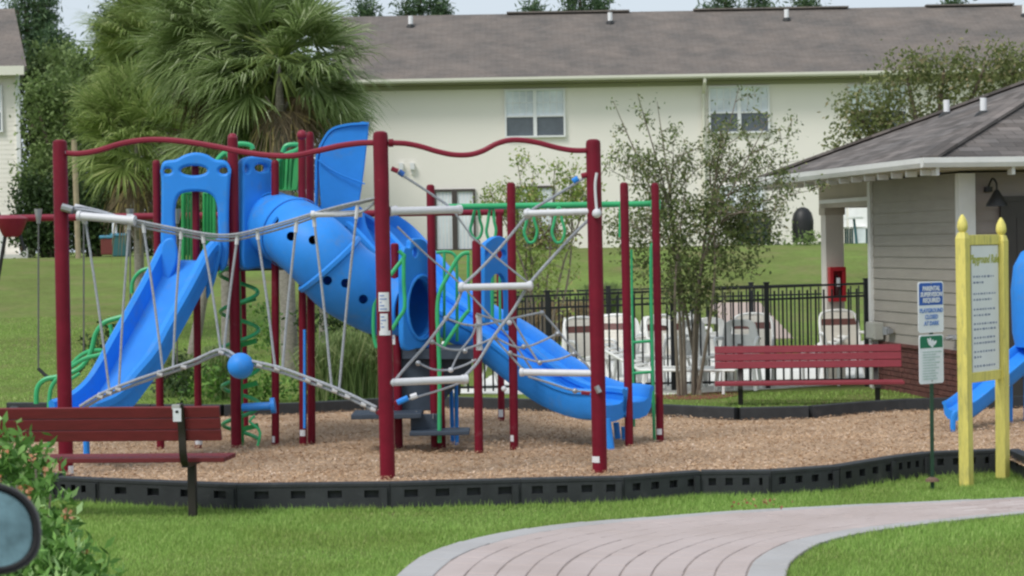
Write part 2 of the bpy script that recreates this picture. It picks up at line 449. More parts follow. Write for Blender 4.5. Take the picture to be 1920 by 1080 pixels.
mx2 = nt.nodes.new('ShaderNodeMix'); mx2.data_type = 'RGBA'; mx2.inputs[7].default_value = (.26, .22, .11, 1)
nt.links.new(dm, mx2.inputs[0]); nt.links.new(mx.outputs[2], mx2.inputs[6]); nt.links.new(mx2.outputs[2], b.inputs['Base Color'])
bp = nt.nodes.new('ShaderNodeBump'); bp.inputs['Strength'].default_value = .8; bp.inputs['Distance'].default_value = .05
nt.links.new(nz(30, 6), bp.inputs['Height']); nt.links.new(bp.outputs[0], b.inputs['Normal'])

xs = np.concatenate([np.linspace(-500, -40, 12), np.linspace(-34, 34, 110), np.linspace(40, 500, 12)])
ys = np.concatenate([np.linspace(-60, 4, 10), np.linspace(5, 30, 80), np.linspace(31, 62, 60), np.linspace(66, 700, 20)])
XX, YY = np.meshgrid(xs, ys); ZZ = gz(XX, YY)
ZZ = ZZ-.045*in_poly(XX, YY, MULCH)
nx, ny = len(xs), len(ys)
verts = np.stack([XX, YY, ZZ], -1).reshape(-1, 3)
faces = [(j*nx+i, j*nx+i+1, (j+1)*nx+i+1, (j+1)*nx+i) for j in range(ny-1) for i in range(nx-1)]
me = bpy.data.meshes.new('ground'); me.from_pydata(verts.tolist(), [], faces); me.materials.append(GRASSM)
me.polygons.foreach_set('use_smooth', [True]*len(me.polygons))
link('ground', me, None, (0, 0, 0), kind='structure')

# mulch bed
MUL = mat('wood_chip_mulch', (.40, .27, .165), .95, scale=2.2, col2=(.52, .37, .25), bump=.8, bscale=45, dirt=((.36, .245, .16), 1.4, .52, .75))
mcx = sum(p[0] for p in MULCH)/len(MULCH); mcy = sum(p[1] for p in MULCH)/len(MULCH)
def inward(p, d=.12):
    v = V(mcx-p[0], mcy-p[1], 0); v = V(v.x*.4, v.y, 0).normalized(); return (p[0]+v.x*d, p[1]+v.y*d)
MULCHIN = [inward(p) for p in MULCH]
mb = M(); mb.poly([(x, y, .0) for x, y in [inward(p, .07) for p in MULCH]]); mb.obj('mulch_bed', MUL, None, kind='structure')
CHIP = leafmat('wood_chip', (.38, .235, .135), (.68, .475, .305), (.78, .63, .51), rough=.9, trans=.0, patch=(.8, .8, (.66, .60, .54)))
rng = np.random.default_rng(7)
def scatter_quads(name, P, L, Wd, tilt, mtl, kind='stuff', parent=None, **tg):
    """many small flat pieces, each a quad with its own turn"""
    n = len(P); a = rng.uniform(0, 2*np.pi, n); t1 = rng.normal(0, tilt, n)
    d = np.stack([np.cos(a)*np.cos(t1), np.sin(a)*np.cos(t1), np.sin(t1)], -1)
    t2 = rng.normal(0, tilt, n); s = np.stack([-np.sin(a), np.cos(a), np.tan(np.clip(t2, -1.2, 1.2))], -1)
    s /= np.linalg.norm(s, axis=1)[:, None]
    L = np.broadcast_to(L, n)[:, None]; Wd = np.broadcast_to(Wd, n)[:, None]
    q = np.stack([P-d*L-s*Wd, P+d*L-s*Wd, P+d*L+s*Wd, P-d*L+s*Wd], 1).reshape(-1, 3)
    return raw_quads(name, q, mtl, parent, kind, **tg)
def raw_quads(name, q, mtl, parent=None, kind=None, per=4, smooth=False, **tg):
    q = np.asarray(q, float); n = len(q)//per
    c = (q.min(0)+q.max(0))/2
    if parent is None: c[2] = q[:, 2].min()
    me = bpy.data.meshes.new(name); me.vertices.add(len(q)); me.vertices.foreach_set('co', (q-c).ravel())
    me.loops.add(n*per); me.loops.foreach_set('vertex_index', np.arange(n*per, dtype=np.int32))
    me.polygons.add(n); me.polygons.foreach_set('loop_start', np.arange(0, n*per, per, dtype=np.int32))
    me.update(calc_edges=True)
    me.materials.append(mtl)
    return link(name, me, parent, Vector(c), kind=kind, **tg)
n = 140000
x = rng.uniform(-5.6, 6.4, n); y = 17+rng.uniform(0, 1, n)**1.25*8.6
k = in_poly(x, y, MULCHIN) & (np.abs(x) < y*.25)
x, y = x[k], y[k]; n = len(x)
hum = .012*np.sin(x*2.3+y)+.010*np.sin(y*3.1-x*1.7)
P = np.stack([x, y, np.abs(rng.normal(0, .010, n))+.006+np.maximum(hum, 0)], -1)
scatter_quads('wood_chips', P, rng.uniform(.006, .019, n), rng.uniform(.0025, .006, n), .25, CHIP, label='tan wood chips covering the play area', cat='wood chips')

# road under the parked car, out of frame
rd = M(); rd.poly([(-9, -6, .436), (9, -6, .436), (9, 5.3, .436), (-9, 5.3, .436)]); rd.obj('road', mat('asphalt', (.05, .05, .05), .9, var=.2, bump=.4), None, kind='structure')

# ------------------------------------------------------------------ path of pavers
outer_px = [(700, 1135), (750, 1080), (800, 1045), (900, 1012), (1050, 986), (1250, 968), (1400, 957), (1600, 946), (1760, 939), (1920, 931), (2060, 925)]
inner_px = [(1470, 1135), (1476, 1080), (1490, 1054), (1540, 1024), (1610, 1006), (1690, 992), (1780, 980), (1850, 972), (1920, 963), (1985, 957), (2050, 952)]
def resample(P, n):
    d = [0]
    for a, b2 in zip(P, P[1:]): d.append(d[-1]+(b2-a).length)
    out = []
    for i in range(n):
        t = d[-1]*i/(n-1); j = max(0, min(len(P)-2, int(np.searchsorted(d, t)-1)))
        f = (t-d[j])/max(1e-9, d[j+1]-d[j]); out.append(P[j].lerp(P[j+1], min(1, max(0, f))))
    return out
OUT = smooth_path([G(x, y, -.112) for x, y in outer_px], 6); INN = smooth_path([G(x, y, -.112) for x, y in inner_px], 6)
NU = 31
OU = resample(OUT, NU); IN = resample(INN, NU)
PATH = [(p.x, p.y) for p in OUT]+[(p.x, p.y) for p in reversed(INN)]
pb = M(); zz = -.094
for i in range(NU-1):
    a, b2, c, d = OU[i], OU[i+1], IN[i+1], IN[i]
    pb.poly([(p.x, p.y, gzf(p.x, p.y)+.016) for p in (a, d, c, b2)])
path_o = pb.obj('path', mat('path_joint_sand', (.31, .25, .225), .95, var=.2, scale=20), None, kind='structure')
PAV = leafmat('pink_paver', (.43, .35, .33), (.51, .435, .415), (.57, .50, .48), rough=.85, trans=0, patch=(1.3, .7, (.86, .84, .82)))
PAVG = leafmat('grey_paver', (.38, .37, .37), (.45, .44, .44), (.50, .49, .485), rough=.85, trans=0, patch=(1.3, .7, (.86, .84, .82)))
for mm in (PAV, PAVG):
    ntp = mm.node_tree; bb = ntp.nodes['Principled BSDF']; gg = ntp.nodes.new('ShaderNodeNewGeometry')
    no = ntp.nodes.new('ShaderNodeTexNoise'); no.inputs['Scale'].default_value = 90; no.inputs['Detail'].default_value = 4
    ntp.links.new(gg.outputs['Position'], no.inputs['Vector']); bpn = ntp.nodes.new('ShaderNodeBump'); bpn.inputs['Strength'].default_value = .35; bpn.inputs['Distance'].default_value = .01
    ntp.links.new(no.outputs['Fac'], bpn.inputs['Height']); ntp.links.new(bpn.outputs[0], bb.inputs['Normal'])
NV = 12
def pv(u, v):
    u = min(max(u, 0), NU-1-1e-6); i = int(u); f = u-i
    a = OU[i].lerp(OU[i+1], f); b2 = IN[i].lerp(IN[i+1], f); return a.lerp(b2, v)
vb = [0, .10]+[.10+.80*(k+1)/(NV-2) for k in range(NV-2)]+[1.0]
npav = 0; rest = M(); random.seed(3); cells = []
for j in range(len(vb)-1):
    edge = j in (0, len(vb)-2)
    off = 0.5 if j % 2 else 0
    i = -off
    while i < NU-1:
        u0, u1 = max(i, 0), min(i+1, NU-1); i += 1
        if u1-u0 > .2: cells.append((u0, u1, vb[j], vb[j+1], edge))
cells.sort(key=lambda c: -(c[2]*.3)+ (c[0]+c[1])/2)      # nearest first
for (u0, u1, v0, v1, edge) in cells:
    du = .014; dv = .0022
    q = [pv(u0+du, v0+dv), pv(u1-du, v0+dv), pv(u1-du, v1-dv), pv(u0+du, v1-dv)]
    zt = gzf(q[0].x, q[0].y)+.022+random.uniform(-.002, .002)
    top = [V(p.x, p.y, zt) for p in q]; top.reverse()
    tgt = M() if npav < 298 else rest
    cen = sum(top, V(0, 0, 0))/4
    cham = [cen.lerp(p, .95) for p in top]
    low = [V(p.x, p.y, zt-.004) for p in top]; bot = [V(p.x, p.y, zt-.03) for p in top]
    k = tgt is rest and len(rest.v)
    tgt.add(cham+low+bot, [(0, 1, 2, 3)]+[(a+4, (a+1) % 4+4, (a+1) % 4, a) for a in range(4)]+[(a+8, (a+1) % 4+8, (a+1) % 4+4, a+4) for a in range(4)], 1 if edge else 0)
    if tgt is not rest:
        ob = tgt.obj('paver', [PAV, PAVG] if False else (PAVG if edge else PAV), path_o); npav += 1
if rest.v: rest.obj('far_pavers', [PAV, PAVG], path_o, kind='stuff')

# ------------------------------------------------------------------ plastic border round the mulch
border = thing('playground_border', (front[3].x, front[3].y, -.1), 'low black plastic border wall of slotted sections round the wood chip play area', 'border')
def section(A, B, ztop, H=.30, th=.10, out=1):
    """one border section from A to B with pockets moulded into its outer face"""
    A = V(A.x, A.y, 0); B = V(B.x, B.y, 0); U = (B-A); L = U.length; U.normalize()
    N = V(U.y, -U.x, 0)*out; gap = .001; m = M()
    A = A+U*gap; L -= 2*gap; z0 = ztop-H
    us = [0]; pk = []
    for k in range(4):
        c = L*(.14+.24*k); w = min(.115, L*.105); us += [c-w/2+L*.02, c+w/2+L*.02]; pk.append(len(us)-2)
    us.append(L)
    vs_ = [0, .05, .10, .185, .245, H-.022, H]
    def Pt(u, v, o=0): return A+U*u+N*o+V(0, 0, z0+v)
    for i in range(len(us)-1):
        for j in range(len(vs_)-1):
            u0, u1, v0, v1 = us[i], us[i+1], vs_[j], vs_[j+1]
            o = .006 if j == len(vs_)-2 else 0
            if i in pk and j in (1, 3):
                d = -.055
                m.add([Pt(u0, v0), Pt(u1, v0), Pt(u1, v1), Pt(u0, v1), Pt(u0, v0, d), Pt(u1, v0, d), Pt(u1, v1, d), Pt(u0, v1, d)],
                      [(4, 5, 6, 7), (0, 1, 5, 4), (1, 2, 6, 5), (2, 3, 7, 6), (3, 0, 4, 7)])
            else: m.add([Pt(u0, v0, o), Pt(u1, v0, o), Pt(u1, v1, o), Pt(u0, v1, o)], [(0, 1, 2, 3)])
    v = H-.022
    m.add([Pt(0, v, 0), Pt(L, v, 0), Pt(L, v, .006), Pt(0, v, .006)], [(0, 1, 2, 3)])
    m.add([Pt(0, H, .006), Pt(L, H, .006), Pt(L, H+.008, -.02), Pt(0, H+.008, -.02), Pt(L, H+.008, -th+.02), Pt(0, H+.008, -th+.02), Pt(L, H, -th), Pt(0, H, -th), Pt(L, 0, -th), Pt(0, 0, -th), Pt(L, 0, 0), Pt(0, 0, 0)],
          [(0, 1, 2, 3), (3, 2, 4, 5), (5, 4, 6, 7), (7, 6, 8, 9), (0, 3, 5, 7, 9, 11), (1, 10, 8, 6, 4, 2)])
    # overlapping joint tab
    m.box(A+U*(L-.045)+N*.012+V(0, 0, z0+H/2-.01), (.05, .02, H-.05), U, N, (0, 0, 1))
    return m.obj('border_section', BLACKR, border)
for a, b2 in zip(front, front[1:]): section(a, b2, ZT)
pts = [front[-1]]+right_xy+[back[0]]
for a, b2 in zip(pts, pts[1:]): section(a, b2, .08)
for a, b2 in zip(back, back[1:]): section(a, b2, .13)
pts = [back[-1]]+left_xy+[front[0]]
for a, b2 in zip(pts, pts[1:]): section(a, b2, .09)

# ------------------------------------------------------------------ pool deck and far walk
pd = M(); P1 = G(845, 742, -.03); P2 = G(1240, 746, -.03); P3 = G(1640, 722, -.03)
pd.poly([(P1.x, P1.y, .008), (P2.x, P2.y, .008), (P3.x, P3.y, .008), (9, 28.5, .008), (9, 36.2, .008), (-.9, 36.2, .008)], .12); pd.obj('pool_deck', CONC, None, kind='structure')
wk = M(); A = W(1366, 622, 41); B = W(1470, 618, 41)
wk.poly([(A.x, 39.6, gzf(A.x, 39.6)+.02), (B.x, 39.6, gzf(B.x, 39.6)+.02), (B.x, 45, gzf(B.x, 45)+.02), (A.x, 45, gzf(A.x, 45)+.02)], .1)
wk.obj('concrete_walk', mat('pinkish_concrete', (.46, .36, .31), .9, var=.06), None, kind='structure')

# ================================================================== BIG HOUSE
HY = 65.0
hx0 = W(672, 470, HY).x; hx1 = 21.0; hz0 = 1.75; ze = W(960, 152, HY-.5).z
house = thing('apartment_house', (8, HY, 1.8), 'long cream two storey house with grey shingle roof behind the play area', 'house')
hs = M(); nl = 46; lap = (ze-hz0)/nl; v = []; f = []
for i in range(nl):
    z = hz0+i*lap
    v += [(hx0, HY-.003, z), (hx1, HY-.003, z), (hx0, HY, z+lap), (hx1, HY, z+lap)]
    k = i*4; f.append((k, k+1, k+3, k+2))
    if i < nl-1: f.append((k+2, k+3, k+5, k+4))
hs.add(v, f)
# left end wall and back
hs.add([(hx0, HY, hz0), (hx0, HY, ze), (hx0, HY+10, ze), (hx0, HY+10, hz0), (hx1, HY, hz0), (hx1, HY, ze), (hx1, HY+10, ze), (hx1, HY+10, hz0), (hx0, HY+5, ze+2.6)],
       [(0, 3, 2, 1), (4, 5, 6, 7), (3, 7, 6, 2), (1, 2, 8)])
hs.obj('siding_wall', CREAM, house, kind='stuff')
tr = M(); tr.box((hx0, HY-.03, (hz0+ze)/2), (.14, .1, ze-hz0)); tr.obj('corner_trim', GUT, house)
rx0 = W(640, 100, HY).x-.4; EY = HY-.62; RY = HY+5
zr = W(960, 26, RY).z
rf = M(); rf.add([(rx0, EY, ze+.10), (hx1+.5, EY, ze+.10), (hx1+.5, RY, zr), (rx0, RY, zr), (rx0, HY+10.6, ze+.10), (hx1+.5, HY+10.6, ze+.10),
                  (rx0, EY, ze-.02), (hx1+.5, EY, ze-.02), (hx1+.5, RY, zr-.14), (rx0, RY, zr-.14)],
                 [(0, 1, 2, 3), (3, 2, 5, 4), (0, 3, 9, 6), (6, 9, 8, 7), (1, 7, 8, 2), (0, 6, 7, 1)])
rfo = rf.obj('roof', SHING1, house)
sl_ = V(0, RY-EY, zr-ze-.1).normalized(); set_uv(rfo, (0, EY, ze), (1, 0, 0), sl_)
for (xa_, xb_) in ((950, 1180), (1300, 1590), (1735, 1900)):
    rc = M(); rc.bar((W(xa_, 25, RY).x, RY-.02, zr+.03), (W(xb_, 25, RY).x, RY-.02, zr+.03), .3, .05); o = rc.obj('ridge_cap', SHING1, rfo); set_uv(o, (0, 0, 0), (1, 0, 0), (0, 1, 0))

gt = M(); pr = [(0, 0), (.11, 0), (.14, .05), (.14, .12), (.12, .12), (.02, .12), (0, .12)]
gt.sweep([(rx0, EY-.0, ze+.0), (hx1+.4, EY-.0, ze+.0)], [(a, b2-.02) for a, b2 in pr]); gto = gt.obj('gutter', GUT, house)
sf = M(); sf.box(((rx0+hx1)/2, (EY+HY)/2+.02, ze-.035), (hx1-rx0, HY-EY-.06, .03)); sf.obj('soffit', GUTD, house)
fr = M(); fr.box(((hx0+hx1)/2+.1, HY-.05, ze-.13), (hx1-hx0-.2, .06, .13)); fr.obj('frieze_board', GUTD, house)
ds = M(); dx = W(1320, 300, HY).x
ds.tube([(dx, EY-.06, ze-.02), (dx, EY-.06, ze-.12), (dx, HY-.1, ze-.45), (dx, HY-.1, hz0+.1)], .05, 6); ds.obj('downspout', GUT, house)
for px in (770, 1144, 1475, 1921):
    t = (W(px, 45, HY+4.0)); zz_ = ze+.1+(zr-ze-.1)*(4.0+.62)/(RY-EY)
    m = M(); m.lathe((t.x, HY+4.0, zz_-.05), [(.075, 0), (.075, .38)], 12); vp = m.obj('vent_pipe', FRAMEW, house, smooth=True)
    m = M(); m.lathe((t.x, HY+4.0-.02, zz_-.12), [(.17, 0), (.15, .10), (.09, .18)], 12); m.obj('flashing', BLACK, vp)
def window(parent, xa, ya, xb, yb, Y, kinds=('pale', 'dark'), cols=2, name='window'):
    a = W(xa, yb, Y); b2 = W(xb, ya, Y); m = M(); w = b2.x-a.x; h = b2.z-a.z; t = .055; yf = Y-.06
    for (cx, cz, sx, sz) in ((a.x+t/2, (a.z+b2.z)/2, t, h), (b2.x-t/2, (a.z+b2.z)/2, t, h), ((a.x+b2.x)/2, b2.z-t/2, w-2*t, t), ((a.x+b2.x)/2, a.z+t/2, w-2*t, t)):
        m.box((cx, yf, cz), (sx, .10, sz))
    for c in range(1, cols): m.box((a.x+w*c/cols, yf, (a.z+b2.z)/2), (.11, .09, h-2*t))
    fo = m.obj('window', FRAMEW, parent)
    for c in range(cols):
        x0 = a.x+w*c/cols+.055; x1 = a.x+w*(c+1)/cols-.055; zm = a.z+h*.44
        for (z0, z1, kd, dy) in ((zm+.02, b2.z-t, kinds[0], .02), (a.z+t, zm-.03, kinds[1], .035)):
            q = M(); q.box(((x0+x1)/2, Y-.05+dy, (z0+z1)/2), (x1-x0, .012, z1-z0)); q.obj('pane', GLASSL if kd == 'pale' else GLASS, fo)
        q = M(); q.box(((x0+x1)/2, Y-.055, zm), (x1-x0, .05, .05)); q.obj('sash_rail', FRAMEW, fo)
        q = M()
        for k in (1, 2, 3): q.box((x0+(x1-x0)*k/4, Y-.044, (zm+b2.z)/2), (.022, .014, (b2.z-zm)-.12))
        for k in (1,): q.box(((x0+x1)/2, Y-.0435, zm+(b2.z-zm)*k/2), (x1-x0-.01, .015, .022))
        q.obj('muntin', FRAMEW, fo)
    return fo
window(house, 947, 166, 1059, 259, HY)
window(house, 1329, 160, 1442, 251, HY)
window(house, 1590, 158, 1700, 247, HY)
window(house, 1335, 346, 1432, 400, HY, kinds=('pale', 'pale'))
window(house, 1598, 362, 1632, 462, HY, kinds=('pale', 'pale'), cols=1)
def patio(parent, xa, ya, xb, yb, Y):
    a = W(xa, yb, Y); b2 = W(xb, ya, Y); w = b2.x-a.x; h = b2.z-a.z; m = M(); t = .07
    for cx in (a.x+t/2, a.x+w/2, b2.x-t/2): m.box((cx, Y-.05, (a.z+b2.z)/2), (t if cx != a.x+w/2 else .16, .1, h))
    m.box((a.x+w/2, Y-.05, b2.z-t/2), (w-.01, .098, t)); m.box((a.x+w/2, Y-.05, a.z+t/2), (w-.01, .098, t))
    fo = m.obj('patio_door', BRONZE, parent)
    for k in (0, 1):
        q = M(); q.box((a.x+w*(.25+.5*k), Y-.03, (a.z+b2.z)/2), (w/2-.16, .01, h-2*t)); q.obj('pane', GLASSL, fo)
        q = M(); n = 5
        for i in range(n): q.box((a.x+w*.5*k+t+.05+(w/2-.2)*i/(n-1), Y-.04, (a.z+b2.z)/2), (.04, .008, h-2*t-.01))
        q.obj('blind_slat', FRAMEW, fo)
patio(house, 815, 354, 891, 472, HY)
patio(house, 968, 348, 1040, 470, HY)
lp = M()
for px in (752, 773): lp.box(W(px, 312, HY-.08), (.13, .14, .2))
for px in (752, 773): lp.box(W(px, 322, HY-.04), (.05, .08, .14))
lp.obj('flood_light', FRAMEW, house, kind='stuff')

# ------------------------------------------------------------------ left house
LY = 62.0
lh = thing('left_house'.replace('left_', 'cream_'), W(-80, 470, LY), 'cream house corner with grey gable roof at the left edge of the view', 'house')
xr = W(40, 300, LY).x; xl = W(-260, 300, LY).x; zt_ = W(20, 140, LY).z; zb_ = 1.7
m = M(); nl = 40; lap = (zt_-zb_)/nl; v = []; f = []
for i in range(nl):
    z = zb_+i*lap; v += [(xl, LY-.009, z), (xr, LY-.009, z), (xl, LY, z+lap), (xr, LY, z+lap)]; k = i*4; f.append((k, k+1, k+3, k+2))
    if i < nl-1: f.append((k+2, k+3, k+5, k+4))
m.add(v, f); xb_ = xr*(LY+8)/LY-.4; m.add([(xr, LY, zb_), (xb_, LY+8, zb_), (xb_, LY+8, zt_), (xr, LY, zt_)], [(0, 1, 2, 3)]); m.obj('siding_wall', CREAM, lh, kind='stuff')
m = M(); m.box((xr-.05, LY-.04, (zb_+zt_)/2), (.12, .08, zt_-zb_)); m.obj('corner_trim', FRAMEW, lh)
a = W(50, 124, LY-.5); b2 = W(27, 16, LY+4)
m = M(); m.add([(xl, a.y, a.z), a, b2, (xl, b2.y, b2.z), (xl, a.y, a.z-.12), a-V(0, 0, .12), b2-V(0, 0, .14), (xl, b2.y, b2.z-.14), (a.x*(LY+9)/LY-.5, LY+9, a.z-.3)], [(0, 1, 2, 3), (0, 4, 5, 1), (1, 5, 6, 2), (1, 8, 2)])
ro = m.obj('roof', SHING1, lh); set_uv(ro, (0, a.y, a.z), (1, 0, 0), (b2-V(b2.x-a.x, 0, 0)-a).normalized())
m = M(); p = W(46, 132, LY-.52); m.box(((xl+p.x)/2, LY-.56, p.z), (p.x-xl, .10, .26)); m.obj('fascia', GUT, lh)
window(lh, -90, 160, 5, 250, LY, cols=1)
m = M(); p = W(48, 440, LY-1.2)
for px in (4, 48): q = W(px, 440, LY-1.2); m = M(); m.box((q.x, q.y, 2.35), (.13, .13, 1.25)); m.obj('porch_post', FRAMEW, lh)
m = M(); m.box(W(41, 436, LY-.6), (.10, .1, 1.1)); m.obj('rust_brown_post', mat('rust_brown', (.14, .035, .025), .6), lh)
m = M(); m.box((W(20, 400, LY-.6).x, LY-.65, 1.85), (1.0, 1.2, .12)); m.obj('porch_slab', CONC, lh)

# ================================================================== CLUBHOUSE
S = V(-.163, .987, 0).normalized(); F = V(.987, .163, 0).normalized(); E = V(4.71, 24.0, 2.72)
WC = E+S*.6+F*.6; WC.z = 0
LS, LF = 6.77, 9.5
club = thing('clubhouse', WC, 'taupe sided clubhouse with hip shingle roof and brick base on the right', 'building')
def cb(m, s0, s1, f0, f1, z0, z1, mi=0):
    c = WC+S*((s0+s1)/2)+F*((f0+f1)/2)+V(0, 0, (z0+z1)/2); m.box(c, (abs(s1-s0), abs(f1-f0), z1-z0), S, F, (0, 0, 1), mi)
TW = 3.19; ZB = .60; ZS = 2.68
m = M(); cb(m, .02, TW-.02, .03, .16, -.1, ZS); cb(m, .03, .16, .16, 7, -.1, ZS); cb(m, TW-.17, TW-.02, .16, 7, -.1, ZS); m.obj('wall_core', MORTAR, club)
random.seed(5)
nb = 15; bh = (ZS-ZB)/nb
def board(p0, D, N, L, z, h, mtl):
    """lapped board: lower edge stands proud"""
    q = M(); a = p0+V(0, 0, z); pts = []
    for l in (0, L):
        for (o, zz2) in ((-.012, 0), (-.028, 0), (-.016, h+.012), (-.0, h+.012)): pts.append(a+D*l+N*(-o)+V(0, 0, zz2))
    q.add(pts, [(0, 1, 2, 3), (7, 6, 5, 4), (0, 4, 5, 1), (1, 5, 6, 2), (2, 6, 7, 3), (3, 7, 4, 0)])
    return q.obj('siding_board', mtl, club)
for i in range(nb):
    board(WC+S*.09+F*.03, S, -F, TW-.18, ZB+i*bh, bh-.004, SIDE)
for i in range(nb):
    board(WC+F*.16+S*.03, F, -S, 3.0, ZB+i*bh, bh-.004, SIDE2)
# brick base, brick by brick
nbk = 0; bw, bhh = .205, .0655; protos = []
q = M(); q.box((0, 0, 0), (.195, .03, .056), (1, 0, 0), (0, 1, 0), (0, 0, 1))
def brick(c, D, L):
    global nbk
    q = M(); q.box(c, (L, .035, .056), D, V(-D.y, D.x, 0), (0, 0, 1)); q.obj('brick', BRICK, club)
for r in range(9):
    z = .03+r*bhh; off = .0 if r % 2 else -.1
    t = off
    while t < TW:
        a = max(t, .0); b_ = min(t+.195, TW)
        if b_-a > .04: brick(WC+S*((a+b_)/2)+F*(.012+random.uniform(-.002, .002))+V(0, 0, z), S, b_-a)
        t += bw
    t = off+.04
    while t < 1.5:
        a = max(t, .035); b_ = t+.195
        if b_-a > .04: brick(WC+F*((a+b_)/2)+S*(.012+random.uniform(-.002, .002))+V(0, 0, z), F, b_-a)
        t += bw
m = M(); cb(m, 0, TW, -.03, .03, ZB-.02, ZB+.02); m.obj('brick_ledge', BRICK, club)
m = M(); cb(m, -.03, .03, .03, .17, ZB+.02, ZS); m.obj('corner_trim', TRIM, club)
m = M(); cb(m, -.028, .09, -.03, .03, ZB+.02, ZS); m.obj('corner_trim', TRIM, club)
m = M(); cb(m, TW-.09, TW+.02, -.03, .10, -.05, ZS); m.obj('corner_trim', TRIM, club)
# porch column and beam
CT = 5.18
m = M(); cb(m, CT-.11, CT+.11, .0, .26, -.1, 2.36); col_o = m.obj('porch_column', COLM, club)
m = M(); cb(m, CT-.13, CT+.13, -.02, .28, 2.28, 2.38); m.obj('capital', TRIM2, col_o)
m = M(); cb(m, TW+.03, CT+.25, .02, .2, 2.38, ZS+.02); m.obj('porch_beam', TRIM2, club)
m = M(); cb(m, TW+.03, CT+.1, -.02, .015, 2.44, 2.49); m.obj('beam_trim', TRIM, club)
m = M(); cb(m, CT+.07, CT+.25, .2, 7, 2.38, ZS+.02); m.obj('porch_beam', TRIM2, club)
# roof
pit = .40; ra = LS/2
A0 = E.copy(); A1 = E+S*LS; B0 = E+F*LF; B1 = E+F*LF+S*LS; R0 = E+S*ra+F*ra+V(0, 0, ra*pit); R1 = E+S*ra+F*(LF-ra)+V(0, 0, ra*pit)
zup = V(0, 0, .11)
A0, A1, B0, B1, R0, R1 = [p+zup for p in (A0, A1, B0, B1, R0, R1)]
up = (S*0+F*1+V(0, 0, pit)).normalized()
m = M(); m.add([A0, A1, R0], [(0, 2, 1)]); o = m.obj('roof_slope', SHING2, club); set_uv(o, E, S, up)
m = M(); m.add([A0, B0, R1, R0], [(0, 1, 2, 3)]); o = m.obj('roof_slope', SHING2, club); set_uv(o, E, F, (S+V(0, 0, pit)).normalized())
m = M(); m.add([A1, B1, R1, R0], [(0, 3, 2, 1)]); o = m.obj('roof_slope', SHING2, club); set_uv(o, E, F, (-S+V(0, 0, pit)).normalized())
m = M(); m.add([B0, B1, R1], [(0, 1, 2)]); o = m.obj('roof_slope', SHING2, club); set_uv(o, E, S, (-F+V(0, 0, pit)).normalized())
for (a, b_) in ((A0, R0), (A1, R0), (R0, R1)):
    m = M(); m.bar(a+V(0, 0, .015), b_+V(0, 0, .015), .22, .035); o = m.obj('hip_cap', SHING2, club); set_uv(o, E, (b_-a).normalized(), V(0, 0, 1).cross(b_-a).normalized())
m = M(); m.poly([A0-V(0, 0, .10), B0-V(0, 0, .10), B1-V(0, 0, .10), A1-V(0, 0, .10)], .02); m.obj('soffit', TRIM2, club)
gp = [(-.0, -.10), (.075, -.10), (.10, -.05), (.10, .01), (.0, .01)]
m = M(); m.sweep([A1-F*.0, A0-F*.0+S*.0], [(-a, b_) for a, b_ in reversed(gp)][::-1] if False else gp); m.obj('gutter', TRIM, club)
m = M(); m.sweep([A0-F*.10, B0], gp); m.obj('gutter', TRIM, club)
for k in range(14):
    t = .25+k*.49
    if t < LS-.1:
        c = E+S*t+F*.06+V(0, 0, -.035); m = M(); m.box(c, (.035, .13, .075), S, F, (0, 0, 1)); m.obj('rafter_tail', TRIM, club)
for k in range(9):
    c = E+F*(.1+k*.9)+S*.06+V(0, 0, -.035); m = M(); m.box(c, (.13, .04, .09), S, F, (0, 0, 1)); m.obj('rafter_tail', TRIM, club)
def roof_hit(px, py):
    d = RM @ Vector(((px-960)/FPX, -(py-540)/FPX, -1.0)); C = V(0, 0, CAMZ); n = S.cross(up).normalized()
    return C+d*((A0-C).dot(n)/d.dot(n))
for (px, py) in ((1775, 214), (1844, 212)):
    p = roof_hit(px, py); m = M(); m.lathe(p+V(0, 0, -.05), [(.042, 0), (.042, .24)], 12); vp = m.obj('vent_pipe', FRAMEW, club, smooth=True)
    m = M(); m.lathe(p+V(0, 0, -.06), [(.13, 0), (.09, .06), (.045, .09)], 12); m.obj('flashing', BLACK, vp)
# door and lamp on the front wall
def fw(px, py, off=.0):
    d = RM @ Vector(((px-960)/FPX, -(py-540)/FPX, -1.0)); C = V(0, 0, CAMZ); return C+d*((WC-S*off-C).dot(S)/d.dot(S))
dl = fw(1873, 368); dt = dl.z; t0 = (dl-WC).dot(F)
m = M(); cb(m, -.035, .0, t0+.06, t0+1.0, .05, dt-.06); dr = m.obj('door', DOORM, club)
m = M(); cb(m, -.05, -.01, t0, t0+.06, .05, dt); cb(m, -.05, -.01, t0+1.0, t0+1.06, .05, dt); cb(m, -.05, -.01, t0+.06, t0+1.0, dt-.06, dt); m.obj('door_frame', DOORM, dr)
for (za, zb2) in ((.3, 1.0), (1.15, dt-.25)):
    m = M(); cb(m, -.043, -.036, t0+.2, t0+.86, za, zb2); m.obj('door_panel', DOORM, dr)
pl = fw(1853, 352, .03); m = M()
m.tube(smooth_path([pl, pl-S*.12+V(0, 0, .10), pl-S*.24+V(0, 0, .05), pl-S*.25-V(0, 0, .05)], 6), .012, 8)
m.lathe(pl-V(0, 0, .02)-S*.0, [(.05, -.03), (.05, .03)], 10)
la = m.obj('wall_lamp', BLACK, club, smooth=True)
m = M(); m.lathe(pl-S*.25-V(0, 0, .22), [(.125, 0), (.12, .03), (.07, .11), (.035, .17), (.02, .19)], 16); m.obj('lamp_shade', BLACK, la, smooth=True)
